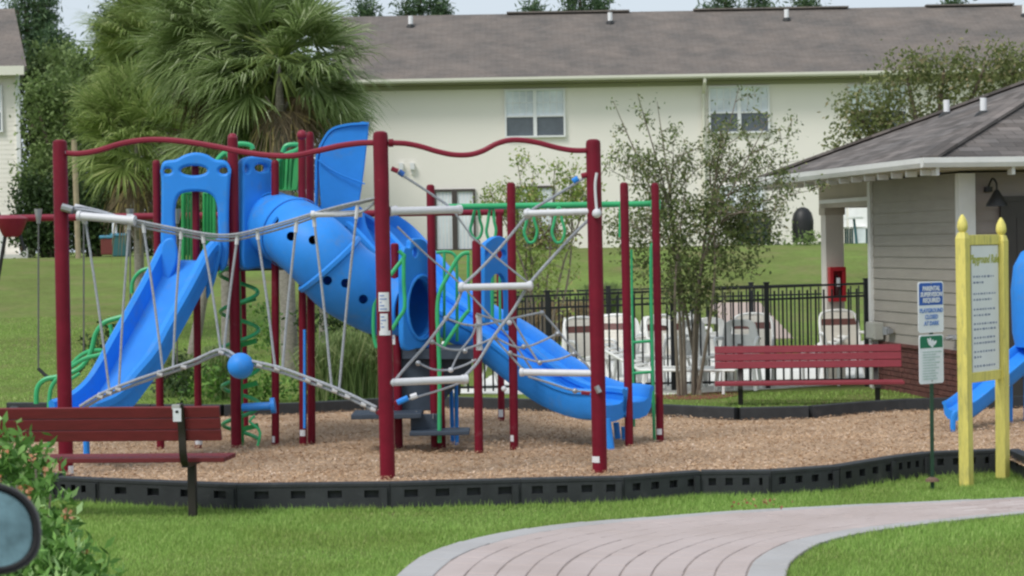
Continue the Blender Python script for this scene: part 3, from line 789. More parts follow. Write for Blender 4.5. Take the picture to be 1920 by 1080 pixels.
# side wall electrics
def sw(px, py, off=0.0):
    d = RM @ Vector(((px-960)/FPX, -(py-540)/FPX, -1.0)); C = V(0, 0, CAMZ); return C+d*((WC-F*off-C).dot(F)/d.dot(F))
p = sw(1640, 620, .09); m = M(); m.box(p, (.34, .12, .22), S, F, (0, 0, 1)); eb = m.obj('electrical_box', GREYB, club, bevel=.006)
m = M(); m.box(p-F*.065, (.30, .012, .18), S, F, (0, 0, 1)); m.obj('box_lid', GREYB, eb)
p2 = sw(1662, 620, .06); m = M(); m.lathe(p2-V(0, 0, .05), [(.05, 0), (.05, .1)], 12); m.box(p2+S*-.12, (.1, .06, .06), S, F, (0, 0, 1)); m.obj('electric_meter', STEEL, club)
m = M()
for k in range(3): a = p+S*(.1-.1*k)-V(0, 0, .1); m.tube([a, V(a.x, a.y, .0)], .012, 6)
m.obj('conduit', GREYB, club, kind='stuff')
p3 = sw(1788, 632, .05); m = M(); m.box(p3, (.16, .08, .05), S, F, (0, 0, 1)); m.tube([p3, p3-F*.1-V(0, 0, .02)], .02, 8); m.obj('wall_tap', STEEL, club)
# extinguisher cabinet on the column
q0 = sw(1551, 532, -.0); cc = WC+S*(CT-.12)+F*.13; cc.z = W(1551, 533, cc.y).z
ext = thing('extinguisher_cabinet', cc, 'red fire extinguisher cabinet mounted on the pale porch column', 'fire extinguisher')
m = M(); dd = -S
for (cz, ch, cx, cw) in ((.21, .06, 0, .23), (-.21, .06, 0, .23), (0, .36, -.09, .05), (0, .36, .09, .05)):
    m.box(cc+dd*.06+F*cx+V(0, 0, cz), (.12, cw, ch), dd, F, (0, 0, 1))
m.box(cc+dd*.008+V(0, 0, 0), (.012, .14, .36), dd, F, (0, 0, 1)); m.obj('cabinet_box', EXTR, ext, bevel=.01)
m = M(); m.lathe(cc+dd*.06-V(0, 0, .17), [(.05, 0), (.055, .02), (.055, .20), (.025, .26), (.02, .30)], 12); m.obj('extinguisher', mat('extinguisher_dark', (.05, .01, .012), .3), ext, smooth=True)
m = M(); m.box(cc+dd*.118+V(0, 0, .03), (.004, .05, .12), dd, F, (0, 0, 1)); m.obj('paper_tag', SIGNW, ext)

# ================================================================== FENCES
def fence(name, label, ax, ay, bx, by, za, zb_, base, spacing, postx, pw=.06, pk=.023):
    a = V(ax, ay, 0); b_ = V(bx, by, 0); U = (b_-a); L = U.length; U.normalize()
    t = thing(name, a, label, 'fence')
    def zt(l): return za+(zb_-za)*l/L
    for dz in (0, -.16):
        m = M(); m.bar(a+V(0, 0, za+dz), b_+V(0, 0, zb_+dz), .028, .028); m.obj('rail', FENCE, t)
    m = M(); m.bar(a+V(0, 0, base+.10), b_+V(0, 0, base+.10), .028, .028); m.obj('rail', FENCE, t)
    q = M(); n = int(L/spacing); src = None
    for i in range(n):
        l = (i+.5)*L/n; c = a+U*l; h = zt(l)-base-.05
        if src is None:
            m = M(); m.box(c+V(0, 0, base+.04+h/2), (pk, pk, h), U, V(-U.y, U.x, 0), (0, 0, 1)); src = m.obj('picket', FENCE, t)
        else: share(src, 'picket', t, c+V(0, 0, base+.04+h/2))
    for px in postx:
        l = px; c = a+U*l; m = M(); m.box(c+V(0, 0, (base-.1+zt(l)+.05)/2), (pw, pw, zt(l)+.05-base+.1), U, V(-U.y, U.x, 0), (0, 0, 1))
        m.box(c+V(0, 0, zt(l)+.06), (pw+.015, pw+.015, .02), U, V(-U.y, U.x, 0), (0, 0, 1)); m.obj('post', FENCE, t)
    return t
a = W(852, 600, 27.7); b_ = W(1630, 600, 28.0)
def tl(px, Y=27.85): return W(px, 600, Y).x-a.x
fence('pool_fence', 'black metal picket fence running from the slide to the clubhouse wall', a.x, 27.7, b_.x, 28.0, 1.25, 1.355, .0, .1075, (.03, tl(1027), tl(1262), tl(1440), b_.x-a.x-.03))
a = W(852, 600, 36); b_ = W(1632, 600, 36)
def tl(px): return W(px, 600, 36).x-a.x
fence('pool_fence', 'second black picket fence farther back on the far side of the pool deck', a.x, 36, b_.x+1.5, 36, 1.13, 1.2, .0, .135, (.03, tl(1141), tl(1409), tl(1300)), .075)
# ================================================================== PLAY STRUCTURE
Z = V(0, 0, 1)
def baseY(px, py, z=0.0): return G(px, py, z).y
play = thing('play_structure', G(640, 835), 'large play structure with maroon posts, blue slides, a spotted tube and green climbers', 'playground')
def post(parent, tx, ty, bx, by, r, mtl=RED, sticker=None, name='post', cap=True, **tg):
    b_ = G(bx, by); t = W(tx, ty, b_.y); m = M()
    lean = V(t.x, t.y, t.z)
    P = [b_-V(0, 0, .12), b_.lerp(lean, .985), b_.lerp(lean, .995), lean]
    m.tube(P, [r, r, r*.92, r*.55], 18)
    o = m.obj(name, mtl, parent, smooth=True, **tg)
    for sk in (sticker or []):
        x0, y0, x1, y1 = sk; Yp = b_.y-r-.002; a = W(x0, y1, Yp); c = W(x1, y0, Yp)
        ax = b_.lerp(lean, max(0, (c.z+a.z)/2/max(lean.z, .1))); q = M(); n = 6
        h0 = math.asin(max(-1, min(1, (a.x-ax.x)/r*.95))); h1 = math.asin(max(-1, min(1, (c.x-ax.x)/r*.95)))
        v = []
        for i in range(n+1):
            an = h0+(h1-h0)*i/n
            for zz_ in (a.z, c.z): v.append((ax.x+math.sin(an)*(r+.003), ax.y-math.cos(an)*(r+.003), zz_))
        q.add(v, [(2*i, 2*i+2, 2*i+3, 2*i+1) for i in range(n)]); so_ = q.obj('sticker', STICK, o)
        if y1-y0 > 22:
            q = M(); k = 0; zz_ = c.z-.025
            while zz_ > a.z+.02:
                v = []
                wv = .55+.35*math.sin(k*2.1)
                for i in range(n+1):
                    an = h0+(h1-h0)*(.12+.76*wv*i/n)
                    for z_ in (zz_-.008, zz_+.004): v.append((ax.x+math.sin(an)*(r+.005), ax.y-math.cos(an)*(r+.005), z_))
                q.add(v, [(2*i, 2*i+2, 2*i+3, 2*i+1) for i in range(n)]); zz_ -= .028; k += 1
            if q.v: q.obj('sticker_print', STICKP, o, kind='stuff')
    return o, b_, lean
RP = .040
p1, _, _ = post(play, 293, 300, 301, 842, .038)
p2, _, _ = post(play, 366, 300, 372, 840, .036, sticker=[(366, 822, 378, 834)])
p3, b3, t3 = post(play, 436, 256, 443, 839, .052)
p5, _, _ = post(play, 516, 300, 516, 835, .038, sticker=[(510, 818, 515, 830)])
p6, _, _ = post(play, 566, 252, 568, 835, .038, sticker=[(562, 806, 572, 818)])
p7, _, _ = post(play, 581, 247, 584, 832, .040)
p8, _, _ = post(play, 740, 456, 748, 841, .040, sticker=[(735, 590, 740, 646), (734, 614, 748, 622)])
p9, _, _ = post(play, 807, 346, 816, 842, .040)
p9b, _, _ = post(play, 824, 690, 829, 842, .040)
p10, _, _ = post(play, 893, 450, 898, 849, .041, sticker=[(894, 590, 904, 655)])
p11, _, _ = post(play, 958, 342, 964, 843, .041, sticker=[(957, 816, 963, 828)])
p13, _, _ = post(play, 1170, 342, 1180, 836, .041)
p14, _, _ = post(play, 1228, 343, 1238, 828, .038, sticker=[(1232, 804, 1241, 815)])
# hooked caps on the tall posts
for (x0, y0, x1, Y) in ((436, 256, 441, 21), (566, 250, 571, 20.8)):
    m = M(); m.sphere(W(x0, y0+3, Y), .05, 12, 8); m.obj('post_cap', REDBEAM, play, smooth=True)

# decks
def deck(name, pts, z, th=.07, mtl=DECK):
    m = M(); m.poly([(p[0], p[1], z) for p in pts], th); return m.obj(name, mtl, play, bevel=.008)
def XY(px, Y): p = W(px, 500, Y); return (p.x, p.y)
deck('upper_deck', [XY(305, 21.1), XY(430, 21.1), XY(508, 21.25), XY(560, 21.6), XY(575, 22.3), XY(440, 23.0), XY(345, 22.3)], 1.80)
deck('top_deck', [XY(515, 21.6), XY(580, 21.5), XY(690, 22.3), XY(660, 23.0), XY(560, 22.9)], 2.02)
deck('lower_deck', [XY(744, 20.55), XY(812, 20.4), XY(897, 20.25), XY(885, 21.1), XY(800, 21.5), XY(740, 21.3)], .96, .10)
# slate transfer module below the lower deck
def slab(name, x0, y0, x1, y1, Y0, Y1, mtl=DECK, tilt=0):
    a = W(x0, y1, Y0); b_ = W(x1, y0, Y0); m = M(); m.box(((a.x+b_.x)/2, (Y0+Y1)/2, (a.z+b_.z)/2), (b_.x-a.x, Y1-Y0, b_.z-a.z)); return m.obj(name, mtl, play, bevel=.008)
def kite(name, pts, Y0, Y1, mtl=DECK):
    P = [W(x, y, Y0) for x, y in pts]; m = M(); n = len(P); Q = [p+V(0, Y1-Y0, 0) for p in P]
    m.add(P+Q, [tuple(range(n)), tuple(range(2*n-1, n-1, -1))]+[(i, i+n, (i+1) % n+n, (i+1) % n) for i in range(n)]); return m.obj(name, mtl, play, bevel=.006)
kite('riser_panel', [(736, 706), (756, 652), (884, 662), (884, 690), (838, 744), (822, 770), (736, 770)], 20.58, 20.66)
slab('step_panel', 770, 776, 828, 812, 20.30, 20.36)
slab('transfer_step', 658, 775, 790, 787, 20.1, 20.65)
slab('transfer_step', 768, 808, 880, 818, 20.0, 20.42)
m = M(); m.tube([W(782, 779, 20.28), W(782, 772, 20.28), W(779, 772, 20.28)], .006, 5); m.tube([W(812, 785, 20.28), W(812, 775, 20.28)], .006, 5); m.obj('bolt', STEEL, play, kind='stuff')

# ---- panels
arch, _ = px_panel('archway_panel', play, BLUE, 301, 20.84, 437, 20.86,
    [(302, 318), (308, 303), (330, 299), (348, 290), (368, 286), (388, 290), (404, 299), (424, 302), (433, 318), (431, 345), (429, 400), (429, 470), (424, 500), (412, 505), (410, 455), (409, 420), (407, 385), (398, 367), (380, 360), (352, 360), (336, 367), (329, 390), (329, 430), (328, 462), (304, 466), (303, 400), (303, 345)],
    [ell(315, 321, 8, 5), ell(364, 320, 25, 9), ell(420, 320, 9, 6)], .09, .028)
eye, _ = px_panel('tube_entry_panel', play, BLUE, 450, 20.98, 516, 21.3,
    [(450, 305), (458, 296), (478, 293), (500, 297), (512, 308), (514, 330), (512, 344), (512, 420), (512, 496), (508, 503), (480, 503), (452, 501), (450, 440), (450, 370), (450, 330)],
    [ell(458, 317, 5, 7), ell(486, 315, 12, 7), ell(507, 318, 4, 6)], .09, .026)
hole, hinfo = px_panel('tunnel_panel', play, BLUE, 750, 20.30, 815, 20.62,
    [(752, 472), (764, 464), (767, 450), (783, 447), (795, 453), (800, 464), (810, 476), (811, 560), (810, 640), (807, 651), (780, 653), (754, 650), (751, 560)],
    [ell(784, 577, 24, 54, 16), ell(774, 473, 4.5, 9)], .07, .013)
hood4, _ = px_panel('slide_archway_panel', play, BLUE, 902, 20.25, 962, 20.6,
    [(905, 465), (912, 452), (928, 443), (944, 447), (956, 461), (961, 480), (960, 560), (960, 612), (953, 620), (948, 612), (947, 560), (944, 530), (938, 516), (930, 513), (921, 518), (916, 535), (916, 600), (910, 606), (904, 598), (904, 530)],
    [ell(937, 477, 8, 9), ell(909, 474, 3, 7), ell(957, 476, 2.5, 6)], .06, .010)
# raised rim round the tunnel mouth
def ring(cx, cy, rx, ry, info, off, r, name, parent):
    a, U, N = info; P = []
    for k in range(28):
        an = 2*math.pi*k/28; px, py = cx+rx*math.cos(an), cy+ry*math.sin(an)
        d = RM @ Vector(((px-960)/FPX, -(py-540)/FPX, -1.0)); C = V(0, 0, CAMZ)
        t = (V(a.x, a.y, 0)-C).dot(N)/d.dot(N); P.append(C+d*t-N*off if N.y > 0 else C+d*t+N*off)
    m = M(); m.tube(P, r, 8, closed=True); return m.obj(name, BLUE, parent, smooth=True)
ring(786, 577, 27, 60, hinfo, .04, .016, 'tunnel_rim', hole)

# ---- tube slide with portholes
tc = smooth_path([W(505, 424, 21.32), W(545, 434, 20.95), W(592, 468, 20.6), W(645, 522, 20.62), (W(700, 553, 20.75)), W(742, 570, 20.72), W(781, 578, 20.54)], 8)
tr_ = [.375]*len(tc)
for i in range(len(tc)):
    f = i/(len(tc)-1)
    tr_[i] = .325+.028*math.sin(min(1, f*2.2)*math.pi*.5)-max(0, f-.72)*.22
def tube_hollow(m, P, rs, th=.02, n=40, seams=()):
    m.tube(P, rs, n, caps=False); k0 = len(m.v); m2 = M(); m2.tube(P, [r-th for r in rs], n, caps=False)
    m.add(m2.v, [tuple(reversed(f)) for f in m2.f]); L = len(P)
    e = []
    for k in range(n):
        e.append((k, k0+k, k0+(k+1) % n, (k+1) % n)); a = (L-1)*n; e.append((a+k, a+(k+1) % n, k0+a+(k+1) % n, k0+a+k))
    m.f += e; m.mi += [0]*len(e)
def cut_holes(o, centers, r):
    """real round holes through the near wall"""
    bpy.context.view_layer.update()
    for (a, b_) in centers:
        q = M(); q.tube([a, b_], r, 16); c = q.obj('cutter', BLUE, None)
        md = o.modifiers.new('hole', 'BOOLEAN'); md.object = c; md.operation = 'DIFFERENCE'; md.solver = 'EXACT'
        bpy.context.view_layer.update(); dg = bpy.context.evaluated_depsgraph_get()
        me = bpy.data.meshes.new_from_object(o.evaluated_get(dg)); o.modifiers.clear(); o.data = me
        bpy.data.objects.remove(c)
    me = o.data; me.polygons.foreach_set('use_smooth', [True]*len(me.polygons))
    try: me.set_sharp_from_angle(angle=R_(35))
    except Exception: pass
seam = int(len(tc)*.42)
C0 = V(0, 0, CAMZ)
def seg(i0, i1, holes, k):
    m = M(); tube_hollow(m, tc[i0:i1+1], [r+(.0 if k == 0 else .012) for r in tr_[i0:i1+1]]); o = m.obj('slide_tube', BLUE, play, smooth=True)
    cs = []
    for (px, py) in holes:
        far = W(px, py, 20.62); d = (far-C0).normalized(); cs.append((far-d*.9, far-d*.02))
    cut_holes(o, cs, .044)
    return o
HOLES = [(514, 412), (546, 443), (587, 450), (614, 526), (648, 531), (681, 561)]
seg(0, seam, HOLES, 0)
seg(seam, len(tc)-1, HOLES, 1)
def flange(i, w=.03, ex=.03, name='tube_flange'):
    m = M(); t = (tc[min(i+1, len(tc)-1)]-tc[i-1 if i else 0]).normalized(); m.tube([tc[i]-t*w, tc[i]-t*w*.5, tc[i]+t*w*.5, tc[i]+t*w], [tr_[i]+.012, tr_[i]+ex, tr_[i]+ex, tr_[i]+.012], 40, caps=False); return m.obj(name, BLUE, play, smooth=True)
flange(seam, .035, .035); flange(2, .03, .02); flange(len(tc)//5, .012, .018)
m = M(); m.tube([tc[0], tc[0]+(tc[1]-tc[0]).normalized()*.02], tr_[0]*.98, 32); m.obj('tube_blocking_disc', BLUE, play)  # added disc blocks the open tube start, keeping the portholes dark

# ---- chutes
def offset(P, d):
    out = []
    for i, p in enumerate(P):
        t = (P[min(i+1, len(P)-1)]-P[max(i-1, 0)]); s_ = t.cross(Z).normalized(); out.append(p+s_*d)
    return out
prof_deep = [(-.245, .165), (-.285, .15), (-.285, .11), (-.262, .10), (-.255, -.06), (-.19, -.14), (-.06, -.165), (.06, -.165), (.19, -.14), (.255, -.06), (.262, .10), (.285, .11), (.285, .15), (.245, .165), (.215, .13), (.195, .04), (.12, .005), (0, 0), (-.12, .005), (-.195, .04), (-.215, .13)]
main = smooth_path([W(650, 425, 22.45), W(682, 446, 22.3), W(730, 498, 22.05), W(785, 560, 21.78), W(850, 606, 21.5), W(905, 636, 21.25), W(950, 668, 21.05), W(1000, 707, 20.82), W(1045, 736, 20.62), W(1092, 754, 20.42), W(1128, 757, 20.28), W(1149, 760, 20.2)], 5)
print('main side', (main[10]-main[5]).cross(Z).normalized())
hd = V(.75, -.66, 0).normalized(); sdv = V(hd.y, -hd.x, 0)    # to the right hand of travel = toward camera-left
sides = [sdv.copy() for _ in main]
prof_deep = [(a*.86, b_*.95) for a, b_ in prof_deep]
m = M(); m.sweep(main, prof_deep, sides); ch1 = m.obj('slide_chute', BLUE, play, smooth=True)
m = M(); m.sweep([p-sdv*(.42-.04*i/(len(main)-1)) for i, p in enumerate(main)], prof_deep, sides); ch2 = m.obj('slide_chute', BLUE, play, smooth=True)
def leg_tube(x0, y0, x1, y1, r=.028, Y=None, mtl=BLUE, name='slide_leg'):
    b_ = G(x1, y1); t = W(x0, y0, Y or b_.y); m = M(); m.tube([b_-V(0, 0, .08), V(t.x, b_.y if Y is None else Y, t.z)], r, 12); return m.obj(name, mtl, play, smooth=True)
leg_tube(1138, 785, 1147, 843, .036); leg_tube(1155, 792, 1160, 824, .03); leg_tube(1168, 800, 1171, 826, .02)
leg_tube(846, 730, 849, 832, .02); leg_tube(855, 722, 857, 834, .02)
# tall hood over the double slide
rib_px = [(590, 402), (590, 330), (592, 292), (604, 262), (622, 240), (655, 231), (692, 229)]
rib = smooth_path([W(x, y, 22.1) for x, y in rib_px], 5); m = M(); n = len(rib); th = .025; D = V(-.06, 1, 0)*.62
cen = W(650, 330, 22.1); v = []
for p in rib:
    nn = (cen-p).normalized()*th; v += [p, p+D, p+D+nn, p+nn]
f = []
for i in range(n-1):
    a, b_ = 4*i, 4*i+4; f += [(a, a+1, b_+1, b_), (a+1, a+2, b_+2, b_+1), (a+2, a+3, b_+3, b_+2), (a+3, a, b_, b_+3)]
f += [(0, 3, 2, 1), (4*n-4, 4*n-3, 4*n-2, 4*n-1)]
m.add(v, f); m.obj('hood_roof', BLUE, play, smooth=True)
side_px = [(603, 395), (598, 320), (600, 290), (609, 262), (626, 244), (656, 235), (689, 232), (686, 290), (680, 340), (674, 380), (671, 420), (640, 425), (612, 412)]
for Yo in (22.12, 22.66):
    px_panel('hood_side', play, BLUE, 590, Yo, 692, Yo+.04, side_px, [], .04, .015)
seam_o = M(); seam_o.tube(smooth_path([W(596, 300, 22.08), W(628, 322, 22.08), (W(684, 345, 22.08))], 6), .008, 6); seam_o.obj('hood_seam', BLUE, play, smooth=True)
m = M(); m.add([W(598, 395, 22.1), W(668, 395, 22.1), W(706, 470, 22.1), W(704, 495, 22.15), W(640, 450, 22.15), W(600, 425, 22.1)], [(0, 1, 2, 3, 4, 5)]); 
px_panel('hood_apron', play, BLUE, 590, 22.16, 705, 22.2, [(600, 385), (672, 385), (688, 425), (706, 465), (706, 500), (680, 500), (640, 480), (605, 450)], [], .04, .015)

# ---- open slide on the left
prof_thin = [(-.20, .20), (-.265, .215), (-.30, .19), (-.30, .13), (-.275, .13), (-.265, -.02), (-.20, -.05), (.20, -.05), (.265, -.02), (.275, .13), (.30, .13), (.30, .19), (.265, .215), (.225, .195), (.215, .04), (.17, .008), (.0, 0), (-.17, .008), (-.215, .04), (-.225, .195)]
lead = [W(364, 488, 20.95), W(358, 494, 20.82), W(338, 535, 20.60), W(308, 592, 20.30), W(275, 652, 20.00), W(246, 705, 19.75), W(216, 748, 19.56), W(186, 775, 19.38), W(158, 789, 19.22), W(140, 795, 19.12)]
lead = smooth_path(lead, 5)
m = M(); m.sweep(lead, prof_thin); m.obj('slide_chute', BLUE, play, smooth=True)
# side cheeks at the slide top
for pts in ([(307, 452), (325, 447), (333, 470), (330, 500), (308, 545), (296, 560), (292, 520), (300, 480)], [(398, 462), (408, 450), (416, 448), (414, 480), (402, 530), (388, 560), (386, 520), (388, 486)]):
    px_panel('slide_cheek', play, BLUE, 300, 20.74, 420, 20.74, pts, [], .05, .02)
leg_tube(161, 800, 163, 862, .030, name='slide_leg')

# ---- green bits
def gt_(pts, Y, r=.018, mtl=GREEN, k=5, name='climber_bar', sm=True, par=None):
    P = [W(q[0], q[1], q[2] if len(q) > 2 else Y) for q in pts]; m = M(); m.tube(smooth_path(P, k) if sm else P, r, 8); return m.obj(name, mtl, par or play, smooth=True)
# curved climber left of the slide
gt_([(68, 757), (70, 728), (84, 712), (110, 706), (140, 696), (160, 680), (172, 655), (180, 625), (196, 605), (222, 596), (246, 588), (262, 570)], 21.2, .026)
gt_([(93, 838), (92, 770), (96, 728), (112, 706), (134, 688), (160, 672), (190, 664), (204, 652), (210, 628), (206, 608)], 21.0, .022)
gt_([(134, 685), (150, 668), (170, 658), (192, 657)], 21.4, .022)
gt_([(247, 550), (249, 528), (262, 510), (280, 503), (300, 502)], 21.6, .020)
gt_([(262, 547), (268, 525), (280, 512)], 21.8, .018)
gt_([(110, 706), (128, 712), (150, 700)], 21.1, .018)
# corkscrew climber
hc = G(460, 833); m = M(); P = []
for i in range(150):
    f = i/149; a = f*math.pi*2*4.6+.6; z = .05+f*1.72; P.append(V(hc.x-.02+.185*math.cos(a), hc.y-.1+.185*math.sin(a), z))
m.tube(P, .020, 8); cork = m.obj('corkscrew_climber', GREEN, play, smooth=True)
m = M(); m.tube([V(hc.x-.02, hc.y-.1, 0), V(hc.x-.02, hc.y-.1, 1.85)], .022, 8); 
for k in range(4): z = .15+k*.42; m.bar(V(hc.x-.04, hc.y-.1, z), V(hc.x+.15, hc.y-.15, z+.05), .02, .05)
m.obj('climber_brace', GREENP, cork)
gt_([(478, 780), (468, 790), (480, 800), (488, 812), (483, 836)], 20.7, .014, k=2)
# barriers
def slats(x0, x1, y0, y1, Y0, Y1, n, top=None, name='slat_barrier', w=.62):
    m0 = M(); P = [W(x0, y0, Y0), W(x1, y0, Y1), W(x1, y1, Y1), W(x0, y1, Y0)]
    m0.tube([P[3], P[0]], .018, 6); m0.tube([P[1], P[2]], .018, 6); m0.tube([P[0], P[1]], .018, 6); m0.tube([P[3], P[2]], .018, 6); o = m0.obj(name, GREENP, play)
    for i in range(n):
        f = (i+.5)/n; a = P[0].lerp(P[1], f); b_ = P[3].lerp(P[2], f); m = M(); m.bar(a, b_, .014, (P[1]-P[0]).length/n*w, up=(P[1]-P[0]).cross(Z)); m.obj('slat', GREENP, o)
    return o
px_panel('green_barrier_panel', play, GREENP, 520, 21.9, 566, 21.6, [(521, 304), (530, 292), (548, 287), (566, 284), (565, 320), (560, 356), (522, 356), (520, 330)], [[(528+k*8, 300-k*1.5), (530.5+k*8, 300-k*1.5), (529+k*7.2, 350), (526.5+k*7.2, 350)] for k in range(4)], .05, .003, smooth=False)
gt_([(521, 312), (522, 302), (536, 290), (556, 282), (571, 270), (576, 258)], 21.6, .026)
gt_([(530, 286), (536, 274), (550, 271), (562, 272)], 22.6, .026)
gt_([(438, 285), (440, 272), (456, 270), (470, 273), (474, 280)], 22.8, .028)
gt_([(406, 303), (414, 293), (424, 287), (431, 296)], 22.0, .028)
slats(343, 362, 362, 492, 22.6, 22.7, 3); slats(383, 402, 362, 492, 22.7, 22.5, 3)
gt_([(433, 300), (431, 340), (433, 400), (434, 465)], 21.3, .016)
# ladder and rails near the tunnel
gt_([(748, 470), (754, 476), (758, 482), (744, 500), (732, 516)], 20.2, .020, k=3)
gt_([(757, 480), (757, 530), (759, 576), (748, 596), (735, 618)], 20.18, .020, k=3)
gt_([(708, 556), (702, 570), (700, 602), (701, 630), (706, 652)], 20.4, .018)
for dy in (0,):
    gt_([(880, 474), (868, 476), (856, 488), (838, 520), (824, 550), (820, 585), (822, 640), (824, 700), (824, 830)], 20.12, .021, k=4)
    gt_([(818, 474), (836, 472), (850, 476), (856, 492), (857, 560), (857, 640)], 20.9, .016, k=4)
    gt_([(833, 474), (833, 560), (833, 640)], 20.8, .015)
    gt_([(880, 582), (872, 590), (850, 622), (830, 652)], 20.16, .020, k=3)
    gt_([(878, 476), (878, 530), (880, 582)], 20.3, .014)
    gt_([(922, 515), (922, 620)], 21.6, .026, sm=False); gt_([(937, 518), (938, 640)], 21.5, .014, sm=False)
# red post seen through the archway
# overhead beam with rings
beam = [W(840, 388, 20.75), W(1228, 382, 20.9)]
m = M(); m.tube(beam, .030, 12); bm_ = m.obj('overhead_beam', GREEN, play, smooth=True)
m = M(); m.lathe(W(1229, 384, 20.86)-V(0, 0, .04), [(.05, 0), (.052, .09)], 14); m.obj('beam_clamp', GREEN, bm_)
def hang_ring(cx, y0, y1, w, Y, tri=False):
    p0 = (cx, y0); pts = [(cx-2, 392), (cx-w*.75, y0+(y1-y0)*.45), (cx-w, y0+(y1-y0)*.7), (cx-w*.5, y1-3), (cx, y1), (cx+w*.6, y1-4), (cx+w, y0+(y1-y0)*.66), (cx+w*.6, y0+(y1-y0)*.35), (cx+4, 392)]
    P = smooth_path([W(a, b_, Y) for a, b_ in pts], 4, True); m = M(); m.tube(P, .015, 8, closed=True); m.obj('hanging_ring', GREEN, bm_, smooth=True)
for cx in (995, 1047): hang_ring(cx, 392, 455, 12, 20.8)
hang_ring(921, 392, 452, 9, 20.8); hang_ring(893, 392, 448, 11, 20.85)
# end ladder by the right hand posts
gt_([(1229, 452), (1224, 458), (1221, 468), (1221, 560), (1227, 829)], 20.95, .016, k=2)
gt_([(1184, 468), (1185, 560), (1189, 800)], 21.1, .012, sm=False)
gt_([(1163, 385), (1162, 445)], 20.8, .012, sm=False)
for yy in (641, 699, 757): gt_([(1187, yy+1), (1225, yy-2)], 21.0, .015, sm=False, name='ladder_rung')
# blue seat tube with end cap, thin blue pole
m = M(); m.tube([W(455, 764, 20.85), W(508, 761, 20.8)], .040, 14); st = m.obj('tube_step', BLUE, play, smooth=True)
m = M(); m.tube([W(508, 761, 20.8), W(516, 760, 20.8)], .078, 16); m.obj('end_cap', BLUE, st)
gt_([(571, 618), (571, 803)], 20.6, .014, mtl=BLUE, sm=False, name='slim_pole')

# ================================================================== SWING SET
SY = baseY(940, 789); SY2 = baseY(459, 805)
sw_ = thing('swing_set', G(459, 805), 'long maroon swing frame beam on posts behind the play structure', 'swing set')
m = M(); bl = W(-120, 411, SY2+.1); br_ = W(944, 397, SY)
m.tube([bl, br_], .038, 12); sb = m.obj('top_beam', REDBEAM, sw_, smooth=True)
post(sw_, 936, 392, 940, 789, .038, sticker=[(935, 768, 943, 782)]); post(sw_, 452, 398, 460, 805, .036); post(sw_, -90, 405, -86, 805, .04)
m = M(); c = W(22, 424, SY2)
m.lathe(c-V(0, 0, .12), [(.06, 0), (.10, .02), (.17, .18), (.18, .20), (.10, .24)], 16); m.obj('beam_yoke', REDBEAM, sw_, smooth=True)
for (x0, x1) in ((12, -10), (34, 46)):
    m = M(); m.tube([W(x0, 430, SY2), W(x1, 560 if x0 < 20 else 470, SY2)], .02, 8); m.obj('yoke_strut', BLACK, sw_)
def swing(px0, px1, Y, ytop, yseat, label):
    a = W(px0, ytop, Y); b_ = W(px1, ytop, Y); s0 = W(px0, yseat, Y); s1 = W(px1, yseat-2, Y); t = thing('swing', (s0+s1)/2, label, 'swing', 'belt swings')
    for (p, q) in ((a, s0), (b_, s1)):
        m = M(); m.tube([p, q], .009, 6); m.obj('chain', CHAIN, t)
        m = M(); m.lathe(p-V(0, 0, .10), [(.02, 0), (.035, .08), (.045, .16)], 8); m.obj('hanger', STEEL, t)
    m = M(); n = 9; v = []; f = []
    for i in range(n):
        fr_ = i/(n-1); c = s0.lerp(s1, fr_)+V(0, 0, -.16*math.sin(math.pi*fr_)); v += [c+V(0, -.07, 0), c+V(0, .07, 0), c+V(0, .07, -.015), c+V(0, -.07, -.015)]
    for i in range(n-1):
        a_, b__ = 4*i, 4*i+4; f += [(a_, b__, b__+1, a_+1), (a_+2, b__+2, b__+3, a_+3), (a_+1, b__+1, b__+2, a_+2), (a_+3, b__+3, b__, a_)]
    m.add(v, f); m.obj('seat', RUBBER, t, smooth=True)
swing(72, 157, SY2, 402, 690, 'belt swing hanging on chains left of the tall left climber post')
swing(244, 332, SY2, 402, 690, 'belt swing hanging on chains behind the open blue slide')

# ================================================================== ROPE CLIMBER
rc_ = thing('rope_climber', G(726, 898), 'rope net climber slung between three tall maroon posts with wavy top rails', 'climbing net')
RB = .0635
_, Ab, At = post(rc_, 112, 262, 124, 891, RB, sticker=[(128, 874, 136, 890)])
_, Bb, Bt = post(rc_, 713, 246, 727, 898, RB, sticker=[(710, 548, 729, 584), (713, 588, 727, 622), (711, 620, 732, 629)])
_, Cb, Ct = post(rc_, 1112, 261, 1125, 886, RB, sticker=[(1110, 856, 1124, 868)])
YA, YB, YC = Ab.y, Bb.y, Cb.y
def YAB(px): return YA+(YB-YA)*(px-118)/(720-118)
def YBC(px): return YB+(YC-YB)*(px-720)/(1118-720)
def rope(pts, Yf, r=.010, name='rope', mtl=ROPE, k=5, off=0, parent=rc_, sm=True, kind=None):
    P = [W(q[0], q[1], (Yf(q[0]) if callable(Yf) else Yf)+off+(q[2] if len(q) > 2 else 0)) for q in pts]; m = M()
    m.tube(smooth_path(P, k) if sm else P, r*(1.15 if mtl is ROPE else 1), 8); return m.obj(name, mtl, parent, smooth=True)
rope([(124, 287), (150, 288), (185, 282), (225, 270), (265, 263), (305, 262), (350, 266), (400, 274), (450, 284), (500, 291), (550, 292), (595, 283), (640, 273), (680, 268), (708, 268)], YAB, .026, 'top_rail', REDBEAM)
rope([(728, 268), (760, 269), (790, 275), (820, 284), (850, 290), (880, 290), (905, 283), (930, 270), (955, 263), (980, 263), (1010, 268), (1045, 277), (1075, 282), (1106, 282)], YBC, .024, 'top_rail', REDBEAM)
